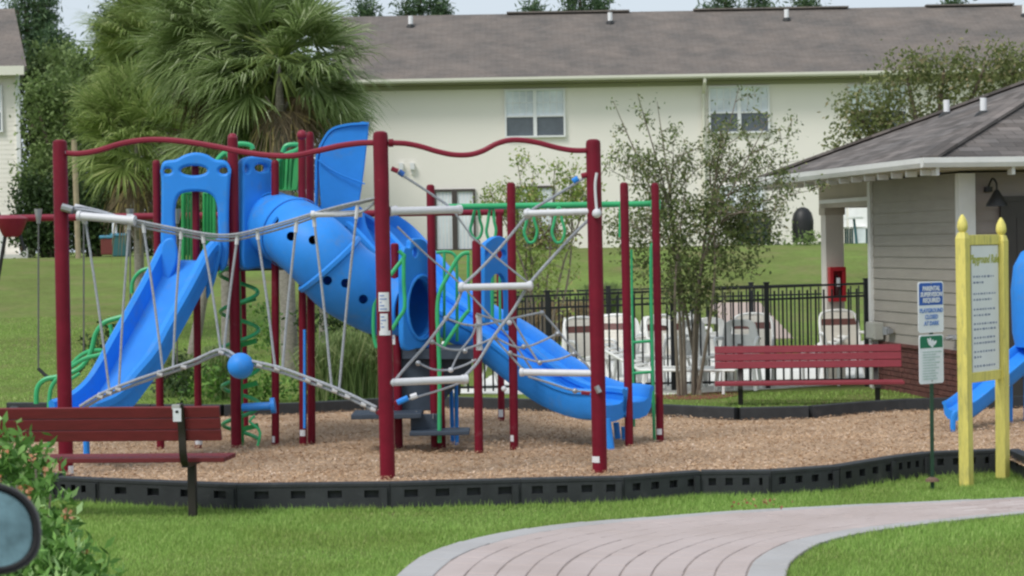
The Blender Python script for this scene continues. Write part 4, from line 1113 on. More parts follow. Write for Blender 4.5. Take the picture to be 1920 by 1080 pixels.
for (px, py, Yf) in ((120, 286, YAB), (708, 266, YAB), (733, 268, YBC), (1103, 282, YBC)):
    m = M(); c = W(px, py, Yf(px)); m.tube([c-V(.02, 0, 0), c+V(.02, 0, 0)], .034, 12); m.obj('rail_collar', STEEL if px in (120,) else RED, rc_)
# hand rope bundle A-B
for k_, dy in enumerate((-4, 1, 7)):
    rope([(122, 392+dy*.3), (165, 398+dy), (215, 408+dy), (265, 419+dy), (330, 432+dy), (395, 443+dy), (440, 443+dy), (490, 432+dy), (540, 418+dy), (590, 402+dy*.8), (650, 385+dy*.5), (704, 372+dy*.2)], YAB, .0085, off=(k_-1)*.03)
rope([(122, 392), (150, 388), (190, 396), (240, 412)], YAB, .009)
rope([(590, 404), (640, 404), (680, 396), (704, 378)], YAB, .010)
def rung(x0, y0, x1, y1, Y0, Y1, r=.030, name='white_rung'):
    a = W(x0, y0, Y0); b_ = W(x1, y1, Y1); m = M(); m.tube([a, b_], r, 14); o = m.obj(name, WHITEP, rc_, smooth=True)
    d = (b_-a).normalized()
    for p, s_ in ((a, -1), (b_, 1)):
        m = M(); m.tube([p+d*s_*.0, p+d*s_*.03], r*1.25, 12); m.obj('rung_end', WHITEP, o, smooth=True)
    return o
rung(152, 405, 247, 413, 18.5, 18.4, .036); rung(590, 402, 672, 400, 18.0, 17.98, .026)
# fittings
def ferrule(px, py, Y, px2, py2, r=.018, mtl=WHITEP, name='rope_clamp'):
    m = M(); m.tube([W(px, py, Y), W(px2, py2, Y)], r, 8); m.obj(name, mtl, rc_, smooth=True)
ferrule(116, 388, YA-.08, 136, 394, YA*0+.035, STEEL); ferrule(140, 388, 18.62, 160, 393, .03)
ferrule(238, 408, 18.5, 250, 408, .034, STEEL)
# foot rope
low = [(150, 766), (190, 742), (245, 720), (300, 701), (360, 681), (415, 659), (452, 676), (520, 692), (580, 713), (640, 736), (706, 768)]
for k_, dy in enumerate((-4, 4)):
    rope([(x_, y_+dy) for x_, y_ in low], YAB, .012, off=(k_-.5)*.03)
for (px, py) in ((188, 742), (205, 735), (222, 728), (300, 700), (345, 686), (415, 659), (487, 683), (520, 690), (578, 711), (600, 719), (628, 731), (652, 742), (682, 757), (700, 766)):
    ferrule(px-5, py-1, YAB(px), px+5, py+2, .026, WHITEP)
ferrule(708, 770, YB, 716, 776, .03, REDBEAM)
# hangers
for (x0, y0, x1, y1) in ((158, 400, 206, 738), (243, 412, 223, 726), (268, 420, 306, 700), (340, 433, 324, 694), (380, 443, 414, 658), (445, 446, 420, 656), (482, 434, 516, 690), (556, 420, 530, 688), (588, 406, 622, 728), (670, 390, 636, 730)):
    rope([(x0, y0), ((x0*.5+x1*.5)+(1.5 if x1 > x0 else -1.5), (y0+y1)/2), (x1, y1)], YAB, .0095, k=3)
    ferrule(x0, y0-6, YAB(x0), x0+(x1-x0)*.06, y0+(y1-y0)*.06, .017)
# blue ball
bc = W(451, 686, YAB(451)-.03); m = M(); m.sphere(bc, .112, 24, 16); m.obj('ball', BLUE, rc_, smooth=True)
# net B-C
nb_ = lambda px: YBC(px)+.25
rung(736, 396, 858, 393, YB+.03, YB+.35, .034); rung(990, 400, 1120, 396, YC+.1, YC-.02, .028); rung(866, 539, 990, 536, YB+.3, YB+.35, .030)
rung(736, 717, 870, 711, YB, YB+.2, .032); rung(982, 698, 1118, 700, YC+.2, YC, .030); rung(898, 596, 899, 650, YB+.5, YB+.5, .024)
rope([(734, 315), (760, 332), (800, 358), (850, 392)], nb_, .010); rope([(745, 425), (800, 478), (850, 520), (900, 572), (960, 640), (1000, 697)], nb_, .008, off=.2)
rope([(880, 440), (940, 490), (990, 530)], nb_, .008, off=.2); rope([(850, 395), (882, 440)], nb_, .008, off=.2)
rope([(1106, 327), (1080, 343), (1040, 368), (1000, 392), (985, 408), (940, 462), (900, 505), (870, 532)], nb_, .0115)
rope([(1116, 402), (1085, 430), (1040, 478), (993, 532), (960, 585), (925, 632), (895, 680), (868, 708)], nb_, .0125)
rope([(868, 536), (856, 570), (832, 603), (800, 645), (760, 690), (742, 712)], nb_, .0115)
rope([(1119, 324), (1116, 350), (1119, 398)], YC-.09, .012, mtl=WHITEP)
m = M(); m.sphere(W(1119, 400, YC-.1), .04, 12, 8); m.obj('rope_knuckle', WHITEP, rc_, smooth=True)
for (px, py) in ((993, 536), (868, 712), (866, 538), (1118, 698), (742, 395), (990, 400)):
    m = M(); m.sphere(W(px, py, nb_(px)-.02), .034, 10, 8, (1, 1, 1.3)); m.obj('rope_knuckle', WHITEP, rc_, smooth=True)
ferrule(748, 322, YB+.05, 757, 328, .026, mat('blue_ferrule', (.03, .12, .42), .4)); ferrule(1074, 340, YC, 1084, 334, .026, BLUE); ferrule(1090, 330, YC, 1106, 326, .024, REDBEAM); ferrule(734, 316, YB+.02, 746, 321, .022, REDBEAM)
arcs = [[(836, 596), (865, 607), (893, 610), (925, 605), (960, 597), (1015, 586)], [(810, 640), (835, 653), (862, 656), (892, 648), (925, 634)], [(783, 680), (810, 692), (838, 694), (868, 686), (893, 674)],
        [(893, 588), (930, 600), (955, 606)], [(928, 632), (960, 648), (990, 650), (1045, 626)], [(955, 662), (985, 672), (1010, 678), (1045, 674), (1074, 664)], [(1016, 586), (1040, 612), (1062, 640), (1090, 672), (1112, 698)],
        [(893, 606), (885, 630), (862, 660), (845, 695)], [(960, 598), (985, 640), (1010, 680)], [(925, 632), (960, 670), (985, 698)], [(990, 706), (1030, 718), (1075, 732), (1110, 735)], [(868, 716), (830, 730), (790, 742), (740, 756)],
        [(985, 412), (1010, 400), (1020, 402)], [(1118, 706), (1124, 728)]]
for a in arcs: rope(a, nb_, .0085, off=.12, k=4)
for (px, py) in ((836, 597), (810, 641), (784, 681), (928, 632), (956, 662), (955, 605), (982, 650), (1012, 680), (1016, 587), (1046, 626), (1076, 664), (872, 658), (845, 694), (945, 729), (1078, 733)):
    m = M(); m.sphere(W(px, py, nb_(px)+.1), .024, 8, 6); m.obj('net_joint', WHITEP if px % 2 else STEEL, rc_, smooth=True)
ferrule(745, 755, YB, 765, 746, .026, BLUE); ferrule(770, 745, YB, 782, 741, .026); ferrule(737, 756, YB, 744, 754, .02, REDBEAM)
ferrule(1118, 724, YC-.08, 1124, 736, .024, STEEL); ferrule(1090, 736, YC, 1106, 738, .016, REDBEAM)

# ================================================================== THIRD SLIDE, RIGHT EDGE
rs_ = thing('spiral_slide', G(1893, 792), 'blue slide with tall hood partly cut off at the right edge', 'slide')
pr_ = [W(1960, 640, 22.6), W(1925, 668, 22.4), W(1890, 697, 22.15), W(1850, 731, 21.85), W(1822, 754, 21.62), W(1804, 767, 21.5), W(1794, 771, 21.42)]
m = M(); hs_ = V(-.75, -.66, 0).normalized(); m.sweep(smooth_path(pr_, 4), [(a*.72, b_*.62) for a, b_ in prof_deep], [V(hs_.y, -hs_.x, 0)]*25); 
m.obj('slide_chute', BLUE, rs_, smooth=True)
px_panel('end_lip', rs_, BLUE, 1784, 21.3, 1800, 21.32, [(1784, 776), (1796, 768), (1800, 775), (1792, 784), (1790, 808), (1783, 808)], [], .05, .015)
m = M(); hp = []
for k in range(12):
    f = k/11; hp.append(W(1945+10*f, 455+200*f, 22.5))
prof_h = []
m.lathe(V(hp[0].x+.03, 22.5, W(1940, 650, 22.5).z), [(.27, 0), (.30, .15), (.31, .6), (.28, .85), (.20, 1.0), (.08, 1.06)], 28); m.obj('slide_hood', BLUE, rs_, smooth=True)
for (x0, y0, x1, y1) in ((1893, 700, 1893, 792), (1925, 680, 1925, 790)):
    b_ = G(x1, y1); m = M(); m.tube([b_-V(0, 0, .05), W(x0, y0, b_.y)], .032, 12); m.obj('slide_leg', BLUE, rs_, smooth=True)
b_ = G(1990, 800); m = M(); m.tube([b_, b_+V(0, 0, 2.9)], .05, 14); m.obj('post', RED, rs_, smooth=True)

# ================================================================== BENCHES
def bench(name, label, L, mtl, backslats, stripe=True):
    t = thing(name, (0, 0, 0), label, 'bench', 'maroon benches beside the play area')
    # local frame: x along bench, +y = the sitter's front
    sh = .44
    n = 4
    for i in range(n):
        m = M(); m.box((0, .07+i*.10, sh), (L, .09, .035)); m.obj('seat_slat', mtl, t, bevel=.004)
    for i in range(backslats):
        z = sh+.165+i*.0905; m = M(); m.box((0, -.045-.020*i, z+.036), (L-.0, .032, .086), (1, 0, 0), (0, .97, .22)); m.obj('back_slat', mtl, t, bevel=.004)
    for sx in (-1, 1):
        x = sx*(L/2-.30)
        m = M(); m.box((x, .20, sh/2-.10), (.06, .06, sh+.10)); m.box((x, .21, sh-.035), (.055, .42, .04)); lg = m.obj('leg', IRON, t)
        m = M(); P = smooth_path([V(x, .24, sh-.04), V(x, .02, sh-.035), V(x, -.06, sh+.06), V(x, -.075, sh+.22), V(x, -.115, sh+.38), V(x, -.135, sh+.45)], 5)
        m.sweep(P, [(-.028, -.014), (.028, -.014), (.028, .014), (-.028, .014)], [V(1, 0, 0)]*len(P)); m.obj('back_bracket', IRON, t, bevel=.003)
    return t
b1 = bench('bench', 'long dark maroon slatted bench seen from behind in the near left corner', 3.15, BENCH, 3)
lgp = G(364, 965, -.12)
# right-hand bracket of the near bench stands at pixel x 362; the bench backs onto the camera
ang = R_(-6)
b1.rotation_euler = (0, 0, ang)
xo = 3.15/2-.30
b1.location = (lgp.x-xo*math.cos(ang)-.03, lgp.y-.20-xo*math.sin(ang), -.115)
m = M(); 
cb_ = thing('paper_notice', W(330, 775, 16.1), 'small pale notice strapped to the bench back beside its bracket', 'notice')
pz = W(332, 778, 16.10); m = M(); m.box(pz, (.062, .006, .10)); m.obj('paper', STICK, cb_)
m = M(); m.box(W(330, 763, 16.16), (.058, .06, .035)); m.obj('strap', GREYB, cb_); m = M(); m.box(pz+V(0, -.005, .025), (.022, .003, .018)); m.obj('print', BLACK, cb_)
b2_ = bench('bench', 'faded red slatted bench facing the play area beside the clubhouse wall', 2.2, BENCHF, 3)
BY = 25.4; bl_ = W(1368, 760, BY); br2 = W(1631, 758, BY); cx = (bl_.x+br2.x)/2
b2_.location = (cx+.09, BY-.1, -.18); b2_.rotation_euler = (0, 0, math.pi+R_(-6)); b2_.scale = (1, 1, 1)

# ================================================================== SIGNS
ys1 = baseY(1812, 893, -.05); ys2 = baseY(1880, 879, -.05)
rs = thing('rules_board', G(1845, 888, -.05), 'yellow wooden post board with white playground rules sign', 'sign')
def wpost(tx, ty, bx, by, w=.092):
    b_ = G(bx, by, -.05); t = W(tx, ty, b_.y); H = t.z+.05; U = (V(G(1880, 879, -.05).x, G(1880, 879, -.05).y, 0)-V(G(1812, 893, -.05).x, G(1812, 893, -.05).y, 0)).normalized(); N = V(U.y, -U.x, 0)
    m = M(); lean = V((t.x-b_.x), 0, 0); body = H-.20
    tp = b_+lean*(body/H)+V(0, 0, body); c = [(b_-V(0, 0, .1))+U*a*w/2+N*c2*w/2 for a, c2 in ((-1, -1), (1, -1), (1, 1), (-1, 1))]; d = [tp+U*a*w/2+N*c2*w/2 for a, c2 in ((-1, -1), (1, -1), (1, 1), (-1, 1))]
    e = [tp+V(0, 0, .05)+U*a*w*.36+N*c2*w*.36 for a, c2 in ((-1, -1), (1, -1), (1, 1), (-1, 1))]
    m.add(c+d+e, [(0, 1, 5, 4), (1, 2, 6, 5), (2, 3, 7, 6), (3, 0, 4, 7), (4, 5, 9, 8), (5, 6, 10, 9), (6, 7, 11, 10), (7, 4, 8, 11), (8, 9, 10, 11)])
    o = m.obj('post', YELLOW, rs, bevel=.006)
    m = M(); m.lathe(tp+V(0, 0, .045), [(.028, 0), (.026, .008), (.042, .03), (.046, .055), (.040, .095), (.024, .13), (.008, .155)], 16); m.obj('finial', YELLOW, o, smooth=True)
    return b_, t, U, N
pa, ta, U_, N_ = wpost(1804, 402, 1812, 893); pb_, tb_, _, _ = wpost(1877, 408, 1880, 879)
N_ = N_ if N_.y < 0 else -N_
def onp(px, py, off=0.0):
    d = RM @ Vector(((px-960)/FPX, -(py-540)/FPX, -1.0)); C = V(0, 0, CAMZ); return C+d*((pa+N_*off-C).dot(N_)/d.dot(N_))
A = onp(1813, 440); Bp = onp(1871, 455); m = M(); m.bar(A+V(0, 0, -.045), V(Bp.x, Bp.y, A.z-.045), .04, .085); m.obj('rail', YELLOW, rs, bevel=.004)
A2 = onp(1815, 700); m = M(); m.bar(V(A2.x, A2.y, A2.z-.04), V(Bp.x, Bp.y, A2.z-.04), .04, .085); m.obj('rail', YELLOW, rs, bevel=.004)
s0 = onp(1819, 461); s1 = onp(1872, 697)
ctr = (s0+s1)/2; wS = (V(s1.x, s1.y, 0)-V(s0.x, s0.y, 0)).length; hS = s0.z-s1.z
m = M(); m.box(ctr, (wS+.02, .012, hS+.02), U_, N_, (0, 0, 1)); m.obj('sign_frame', mat('sign_edge_grey', (.28, .26, .27), .5), rs)
m = M(); m.box(ctr+N_*.008, (wS, .006, hS), U_, N_, (0, 0, 1)); sp = m.obj('sign_panel', SIGNW, rs)
def tline(body, py, size, mtl, align='CENTER', x=0, shear=0, bold=0, xs=1.0, name='lettering'):
    c = onp(1845, py); o_ = ctr+V(0, 0, 0); o_ = V(ctr.x, ctr.y, c.z)+N_*.0125+U_*x
    return text_mesh(name, body, size, mtl, sp, o_, U_, N_, align, shear, bold, 1.0, xs)
tline('Playground Rules', 486, .100, INKY, shear=.25, bold=.0024, xs=.80)
random.seed(11); wm = M()
y = 520
for yy, n in ((518, 9), (529, 4), (550, 9), (561, 7), (579, 10), (590, 6), (606, 9), (616, 9), (632, 9), (642, 8), (658, 8), (668, 3), (685, 8)):
    z = onp(1845, yy).z; x_ = -wS/2+.03
    for k in range(n):
        L = random.uniform(.022, .05)
        if x_+L > wS/2-.02: break
        nl_ = max(2, int(L/.009))
        for q in range(nl_):
            hh = random.choice((.012, .015, .019)); wm.box(ctr+U_*(x_+q*.009)+N_*.0125+V(0, 0, z-ctr.z), (.0045, .0015, hh), U_, N_, (0, 0, 1))
        x_ += L+.014
wm.obj('small_print', INK, sp, kind='stuff')
# small double sign on a green pole
ss = thing('warning_sign', G(1748, 900, -.05), 'blue and green notice plates stacked on a dark green pole', 'sign')
pb3 = G(1748, 900, -.05); tp3 = W(1745, 530, pb3.y)
m = M(); m.bar(pb3-V(0, 0, .1), tp3, .028, .024, up=(0, 1, 0)); m.obj('pole', POLE, ss)
m = M(); m.lathe(pb3-V(0, 0, .01), [(.06, 0), (.05, .02), (.02, .035)], 10); m.obj('base_soil', mat('bare_soil', (.16, .10, .07), .95, var=.3, scale=40), ss)
Us = V(math.cos(R_(38)), math.sin(R_(38)), 0); Ns = V(Us.y, -Us.x, 0)
def onS(px, py, off=0.02):
    d = RM @ Vector(((px-960)/FPX, -(py-540)/FPX, -1.0)); C = V(0, 0, CAMZ); return C+d*((pb3+Ns*off-C).dot(Ns)/d.dot(Ns))
def plate(x0, y0, x1, y1, name, edge):
    a = onS(x0, y1); b_ = onS(x1, y0); c = (a+b_)/2; w = (V(b_.x, b_.y, 0)-V(a.x, a.y, 0)).length; h = b_.z-a.z; r = .022; pts = []
    for (cx_, cy_, a0) in ((w/2-r, h/2-r, 0), (-w/2+r, h/2-r, 90), (-w/2+r, -h/2+r, 180), (w/2-r, -h/2+r, 270)):
        for k in range(5): an = R_(a0+k*22.5); pts.append((cx_+r*math.cos(an), cy_+r*math.sin(an)))
    o = curve_plate(name, [pts], .006, .001, SIGNW, ss, c, Us, Ns)
    def field(pts2, mtl, nm, d=.0045, inset=0):
        q = M(); q.poly([c+Us*p[0]+V(0, 0, p[1])+Ns*d for p in pts2], .0012, down=-Ns); return q.obj(nm, mtl, o)
    return o, c, w, h, pts, field
o1, c1_, w1, h1, pt1, fld = plate(1722, 527, 1768, 625, 'blue_notice', SIGNB)
ins = .92
top = [(p[0]*.93, (p[1]*.95)) for p in pt1 if p[1] > 0]; ymid = h1*.04
fld([p for p in top]+[(-w1/2*.93, ymid), (w1/2*.93, ymid)], SIGNB, 'blue_field')
for i, t_ in enumerate(('PARENTAL', 'SUPERVISION', 'REQUIRED')):
    text_mesh('lettering', t_, .052, SIGNW, o1, c1_+V(0, 0, h1*(.36-.115*i))+Ns*.0075, Us, Ns, 'CENTER', .15, .0018, 1.0, .86)
for i, t_ in enumerate(('PLAYGROUND', 'CLOSED', 'AT DARK')):
    text_mesh('lettering', t_, .050, mat('sign_blue_letters', (.08, .22, .60), .5) if i == 0 else bpy.data.materials['sign_blue_letters'], o1, c1_+V(0, 0, h1*(-.07-.125*i))+Ns*.0065, Us, Ns, 'CENTER', .15, .001, 1.0, .86)
o2, c2_, w2, h2, pt2, fld2 = plate(1724, 626, 1768, 721, 'green_notice', SIGNG)
top = [(p[0]*.93, p[1]*.95) for p in pt2 if p[1] > 0]
fld2(top+[(-w2/2*.93, h2*.23), (w2/2*.93, h2*.23)], SIGNG, 'green_field')
q = M()
for (cx_, cy_, rx, ry, an) in ((-.035, .355, .012, .034, 25), (-.012, .345, .013, .040, 12), (.012, .315, .014, .034, -5), (.035, .325, .030, .014, 35)):
    pts = []
    for k in range(12):
        a_ = 2*math.pi*k/12; x_ = rx*math.cos(a_); y_ = ry*math.sin(a_); ca, sa = math.cos(R_(an)), math.sin(R_(an)); pts.append(c2_+Us*(cx_+x_*ca-y_*sa)+V(0, 0, cy_*h2+(x_*sa+y_*ca))+Ns*.0075)
    q.poly(pts, .001, down=-Ns)
q.obj('leaf_emblem', SIGNW, o2)
q = M(); INKG = mat('pale_green_ink', (.38, .52, .47), .6)
for i in range(11):
    z = h2*(.15-.055*i); L = w2*random.uniform(.45, .8); x_ = -w2*.36
    while x_ < -w2*.36+L: q.box(c2_+Us*x_+V(0, 0, z)+Ns*.0055, (.0055, .0015, random.choice((.009, .013))), Us, Ns, (0, 0, 1)); x_ += .012
q.obj('small_print', INKG, o2, kind='stuff')
q = M()
for zz_ in (c1_+V(0, 0, h1*.47), c2_-V(0, 0, h2*.44)): q.lathe(zz_+Ns*.006-V(0, 0, .006), [(.007, 0), (.007, .012)], 8)
q.obj('bolt', STEEL, ss, kind='stuff')

# ================================================================== POOL FURNITURE
def strap_chair(label):
    t = thing('strap_chair', (0, 0, 0), label, 'pool chair', 'pool chairs behind the fence'); w = .27
    m = M(); P = smooth_path([V(-w, -.28, 0), V(-w, -.02, .40), V(-w, .05, .62), V(-w+.02, .16, .86), V(-w+.10, .19, .93), V(0, .195, .95), V(w-.10, .19, .93), V(w-.02, .16, .86), V(w, .05, .62), V(w, -.02, .40), V(w, -.28, 0)], 4)
    m.tube(P, .020, 8); m.tube(smooth_path([V(-w, .28, 0), V(-w, .05, .36), V(-w, -.26, .40), V(0, -.30, .40), V(w, -.26, .40), V(w, .05, .36), V(w, .28, 0)], 4), .02, 8); m.obj('frame', CHAIRW, t, smooth=True)
    for i in range(11):
        f = i/10; z = .46+.44*f; y = .02+.155*f; ww = w*2-.02 if i < 9 else w*1.6; m = M(); m.box((0, y, z), (ww, .012, .044), (1, 0, 0), (0, .95, -.3)); m.obj('back_strap', STRAPR if i in (7, 8) else STRAPB, t)
    for i in range(8):
        m = M(); m.box((0, -.25+.045*i, .405), (w*2, .034, .01)); m.obj('seat_strap', STRAPR if i == 1 else STRAPB, t)
    for sx in (-1, 1):
        m = M(); m.tube(smooth_path([V(sx*w, -.24, .40), V(sx*(w+.02), -.26, .62), V(sx*(w+.02), -.05, .65), V(sx*w, .07, .64)], 4), .02, 8); m.obj('armrest', CHAIRW, t, smooth=True)
    return t
def plastic_chair(label):
    t = thing('plastic_chair', (0, 0, 0), label, 'pool chair', 'white plastic chairs behind the fence')
    m = M(); pts = smooth2([(-.22, .42), (-.24, .62), (-.20, .84), (-.10, .90), (.10, .90), (.20, .84), (.24, .62), (.22, .42)], 3); n = len(pts)
    # back with lattice opening near its top
    o = curve_plate('backrest', [pts, smooth2([(-.12, .74), (-.10, .81), (.10, .81), (.12, .74), (.10, .71), (-.10, .71)], 3)], .03, .008, CHAIRW, t, V(0, .20, 0), V(1, 0, 0), V(0, -1, 0))
    m.box((0, -.02, .42), (.48, .46, .035)); m.obj('seat', CHAIRW, t, bevel=.012)
    for sx in (-1, 1):
        for sy in (-1, 1):
            m = M(); m.bar(V(sx*.22, sy*.20, .41), V(sx*.26, sy*.25, 0), .045, .045, up=(0, 1, 0)); m.obj('leg', CHAIRW, t)
        m = M(); m.tube(smooth_path([V(sx*.23, -.20, .42), V(sx*.27, -.20, .64), V(sx*.27, .05, .66), V(sx*.23, .20, .66)], 4), .024, 8); m.obj('armrest', CHAIRW, t, smooth=True)
    return t
sc0 = strap_chair('strap chair seen just left of the tall right climber post'); pc0 = plastic_chair('white plastic chair just right of the two ladder posts')
def place(o, px, py, rz, label=None, first=False, sc=None):
    p = G(px, py, .01); rz = rz-180
    if first: o.location = (p.x, p.y, .01); o.rotation_euler = (0, 0, R_(rz)); return o
    return copy_tree(o, (p.x, p.y, .01), R_(rz), label, scale=sc)
place(sc0, 1102, 730, 205, first=True)
place(sc0, 1152, 722, 160, 'strap chair between the tall right climber post and the ladder')
place(sc0, 1254, 725, 200, 'strap chair with brown band left of the small tree trunks')
place(sc0, 1412, 722, 170, 'strap chair with brown band behind the left end of the faded bench')
place(sc0, 1578, 712, 185, 'strap chair with brown band between the porch column and the clubhouse wall')
place(sc0, 885, 728, 150, 'strap chair low behind the fence between two play structure posts')
place(pc0, 1340, 722, 190, first=True); pc0['label'] = 'white plastic chair right of the small tree trunks'
place(pc0, 1197, 716, 120, 'white plastic chair seen through the green end ladder')
place(pc0, 1292, 700, 200, 'white plastic chair behind the small tree trunks')
for (px_, py_, rz_, lb_) in ((1168, 716, 170, 'white plastic chair just left of the green end ladder'), (1228, 726, 150, 'white plastic chair between the green end ladder and the small tree'), (1318, 728, 215, 'white plastic chair low behind the right trunk of the small tree'), (1385, 730, 165, 'white plastic chair behind the left end of the faded bench back'), (1138, 708, 190, 'white plastic chair farther back beside the tall right climber post')):
    place(pc0, px_, py_, rz_, lb_)
# folded lounger lying lower, closed white parasol
def lounger(px, py, rz, label):
    p = G(px, py, .01); t = thing('sun_lounger', p, label, 'sun lounger', 'white sun loungers on the pool deck'); D = V(math.cos(R_(rz)), math.sin(R_(rz)), 0); Sx = V(-D.y, D.x, 0)
    m = M(); 
    for s_ in (-1, 1):
        m.tube([p+Sx*.3*s_-D*.9+Z*.30, p+Sx*.3*s_+D*.35+Z*.30, p+Sx*.3*s_+D*.95+Z*.62], .02, 6)
        for e_ in (-.75, .3): m.tube([p+Sx*.3*s_+D*e_+Z*.3, p+Sx*.32*s_+D*e_], .02, 6)
    m.obj('frame', CHAIRW, t)
    for i in range(16):
        f = i/15; c = p-D*.88+D*(1.2*f)+Z*.305; m = M(); m.box(c, (.055, .58, .012), D, Sx, (0, 0, 1)); m.obj('strap', CHAIRW, t)
    for i in range(8):
        f = i/7; c = (p+D*.37+Z*.31).lerp(p+D*.93+Z*.60, f); m = M(); m.box(c, (.055, .58, .012), V(D.x*.88, D.y*.88, .47), Sx); m.obj('strap', CHAIRW, t)
lounger(1520, 722, 5, 'white sun lounger behind the right half of the faded bench'); lounger(1455, 716, 8, 'white sun lounger behind the middle of the faded bench')
lounger(1262, 735, 160, 'white sun lounger low behind the small tree trunks')
pp = G(1061, 728, .01); um = thing('closed_parasol', pp, 'slim closed white parasol standing left of the tall right climber post', 'parasol')
m = M(); m.tube([pp, pp+Z*.85], .014, 8); m.obj('pole', CHAIRW, um); m = M(); m.lathe(pp+Z*.45, [(.035, 0), (.05, .1), (.03, .35), (.01, .5)], 10); m.obj('folded_canopy', CHAIRW, um, smooth=True)

# ================================================================== THINGS BY THE HOUSE
def hz(px, py, Y): p = W(px, py, Y); return V(p.x, Y, gzf(p.x, Y))
p = hz(1415, 470, 61); ac = thing('air_conditioner', p, 'dark grey air conditioning unit against the house behind the small tree', 'air conditioner')
m = M(); m.box(p+Z*.42, (.85, .8, .8)); m.obj('casing', mat('ac_grey', (.07, .075, .085), .5), ac, bevel=.02)
m = M()
for k in range(9): m.box(p+V(0, -.405, .12+k*.075), (.78, .015, .02))
m.obj('grille', BLACK, ac, kind='stuff'); m = M(); m.lathe(p+Z*.82, [(.32, 0), (.30, .04)], 16); m.obj('fan_cover', BLACK, ac)
p = hz(1506, 470, 60.5); gr = thing('barbecue_grill', p, 'black covered barbecue grill beside the house', 'grill')
m = M(); m.lathe(p+Z*.06, [(.30, 0), (.30, .3), (.31, .62), (.26, .82), (.16, .95), (.05, 1.0)], 12); m.obj('cover', BLACK, gr, smooth=True); m = M()
for k in (-1, 1): m.tube([p+V(.2*k, 0, 0), p+V(.2*k, 0, .4)], .02, 6)
m.obj('leg', BLACK, gr, kind='stuff')
TEAL = mat('teal_metal', (.03, .13, .14), .5)
p = hz(1583, 470, 60.5); tbl = thing('patio_table', p, 'white patio table with teal legs near the house corner behind the porch', 'table')
m = M(); m.lathe(p+Z*.70, [(.55, 0), (.55, .05)], 20); m.obj('tabletop', CHAIRW, tbl)
for k in range(4): m = M(); a_ = k*math.pi/2+.6; m.tube([p+V(.4*math.cos(a_), .4*math.sin(a_), .7), p+V(.5*math.cos(a_), .5*math.sin(a_), 0)], .03, 6); m.obj('leg', TEAL, tbl)
for i, px in enumerate((1572, 1612)):
    p = hz(px, 470, 61.2); t = thing('patio_chair', p, ['white patio chair left behind the patio table', 'white patio chair at the clubhouse wall edge by the patio door'][i], 'chair')
    m = M(); m.box(p+V(0, .2, .82), (.55, .05, .7)); m.obj('backrest', CHAIRW, t, bevel=.02); m = M(); m.box(p+Z*.45, (.55, .5, .05)); m.obj('seat', CHAIRW, t)
    for sx in (-1, 1):
        for sy in (-1, 1): m = M(); m.box(p+V(sx*.24, sy*.2, .22), (.05, .05, .44)); m.obj('leg', TEAL, t)
for i, (px, lab) in enumerate(((204, 'blue lidded bin standing left of its pair by the far hedge'), (228, 'teal bin with blue lid near the far hedge'))):
    p = hz(px, 475, 57.5); t = thing('bin', p, lab, 'bin'); m = M(); m.box(p+Z*.28, (.34+.1*i, .5, .55 if i else .45)); m.obj('bin_body', TEAL if i else mat('rust_red_bin', (.16, .03, .025), .6), t, bevel=.03)
    m = M(); m.box(p+Z*(.59 if i else .54), (.40+.1*i, .55, .08)); m.obj('lid', mat('bin_lid_blue_%s' % ('pale' if i else 'mid'), (.08, .28, .42), .5), t, bevel=.02)
p = hz(147, 475, 56); tpole = thing('tan_wooden_pole', p, 'slim tan wooden pole standing on the lawn behind the left climber rail', 'pole'); m = M(); m.tube([p-Z*.2, V(p.x-.05, p.y, W(147, 262, 56).z)], .075, 10); m.obj('shaft', mat('tan_wood', (.36, .29, .19), .8, var=.15), tpole)
for i, px in enumerate((216, 240)):
    p = hz(px, 475, 58); t = thing('white_fence_post', p, ['pale post between the two small bins by the hedge', 'pale post right of the small bins by the hedge'][i], 'post'); m = M(); m.box(p+Z*.55, (.12, .12, 1.15)); m.obj('shaft', FRAMEW if i == 0 else CONC, t)

# ================================================================== PARKED CAR (only its mirror reaches the frame)
mc = W(-30, 990, 4.0)
car = thing('parked_car', (-2.6, 4.6, .44), 'grey door mirror of a parked car at the lower left corner', 'car')
H = V(-.34, .94, 0).normalized(); Rt = V(H.y, -H.x, 0)      # heading, right hand side
o0 = V(-1.38, 4.15, .44)                                     # on the right door below the mirror
def cp(h, r, z): return o0+H*h+Rt*r+Z*z
m = M(); sec = [(-2.6, .45, .75, 0), (-2.4, .35, .95, 0), (-1.6, .30, 1.0, 0), (.6, .28, .97, 0), (1.5, .30, .88, 0), (2.1, .36, .72, 0), (2.25, .42, .58, 0)]
v = []
for h, z0, z1, _ in sec:
    for r, z in ((-.06, z0), (0, z0+.15), (0, z1-.12), (-.10, z1), (-1.60, z1), (-1.70, z1-.12), (-1.70, z0+.15), (-1.64, z0)): v.append(cp(h, r, z))
f = [(i*8+k, i*8+(k+1) % 8, (i+1)*8+(k+1) % 8, (i+1)*8+k) for i in range(len(sec)-1) for k in range(8)]+[tuple(range(7, -1, -1)), tuple((len(sec)-1)*8+k for k in range(8))]
m.add(v, f); m.obj('body', CARP, car, smooth=True)
m = M(); v = []
for h, z, r in ((-2.2, .98, -.14), (-1.5, 1.42, -.28), (-.2, 1.45, -.28), (.75, .98, -.14)):
    v += [cp(h, r, z), cp(h, -1.70-r, z)]
v += [cp(-2.2, -.12, .97), cp(-2.2, -1.58, .97), cp(.75, -.12, .96), cp(.75, -1.58, .96)]
m.add(v, [(0, 1, 3, 2), (2, 3, 5, 4), (4, 5, 7, 6), (0, 2, 4, 6), (1, 7, 5, 3)]); m.obj('cabin', GLASS, car)
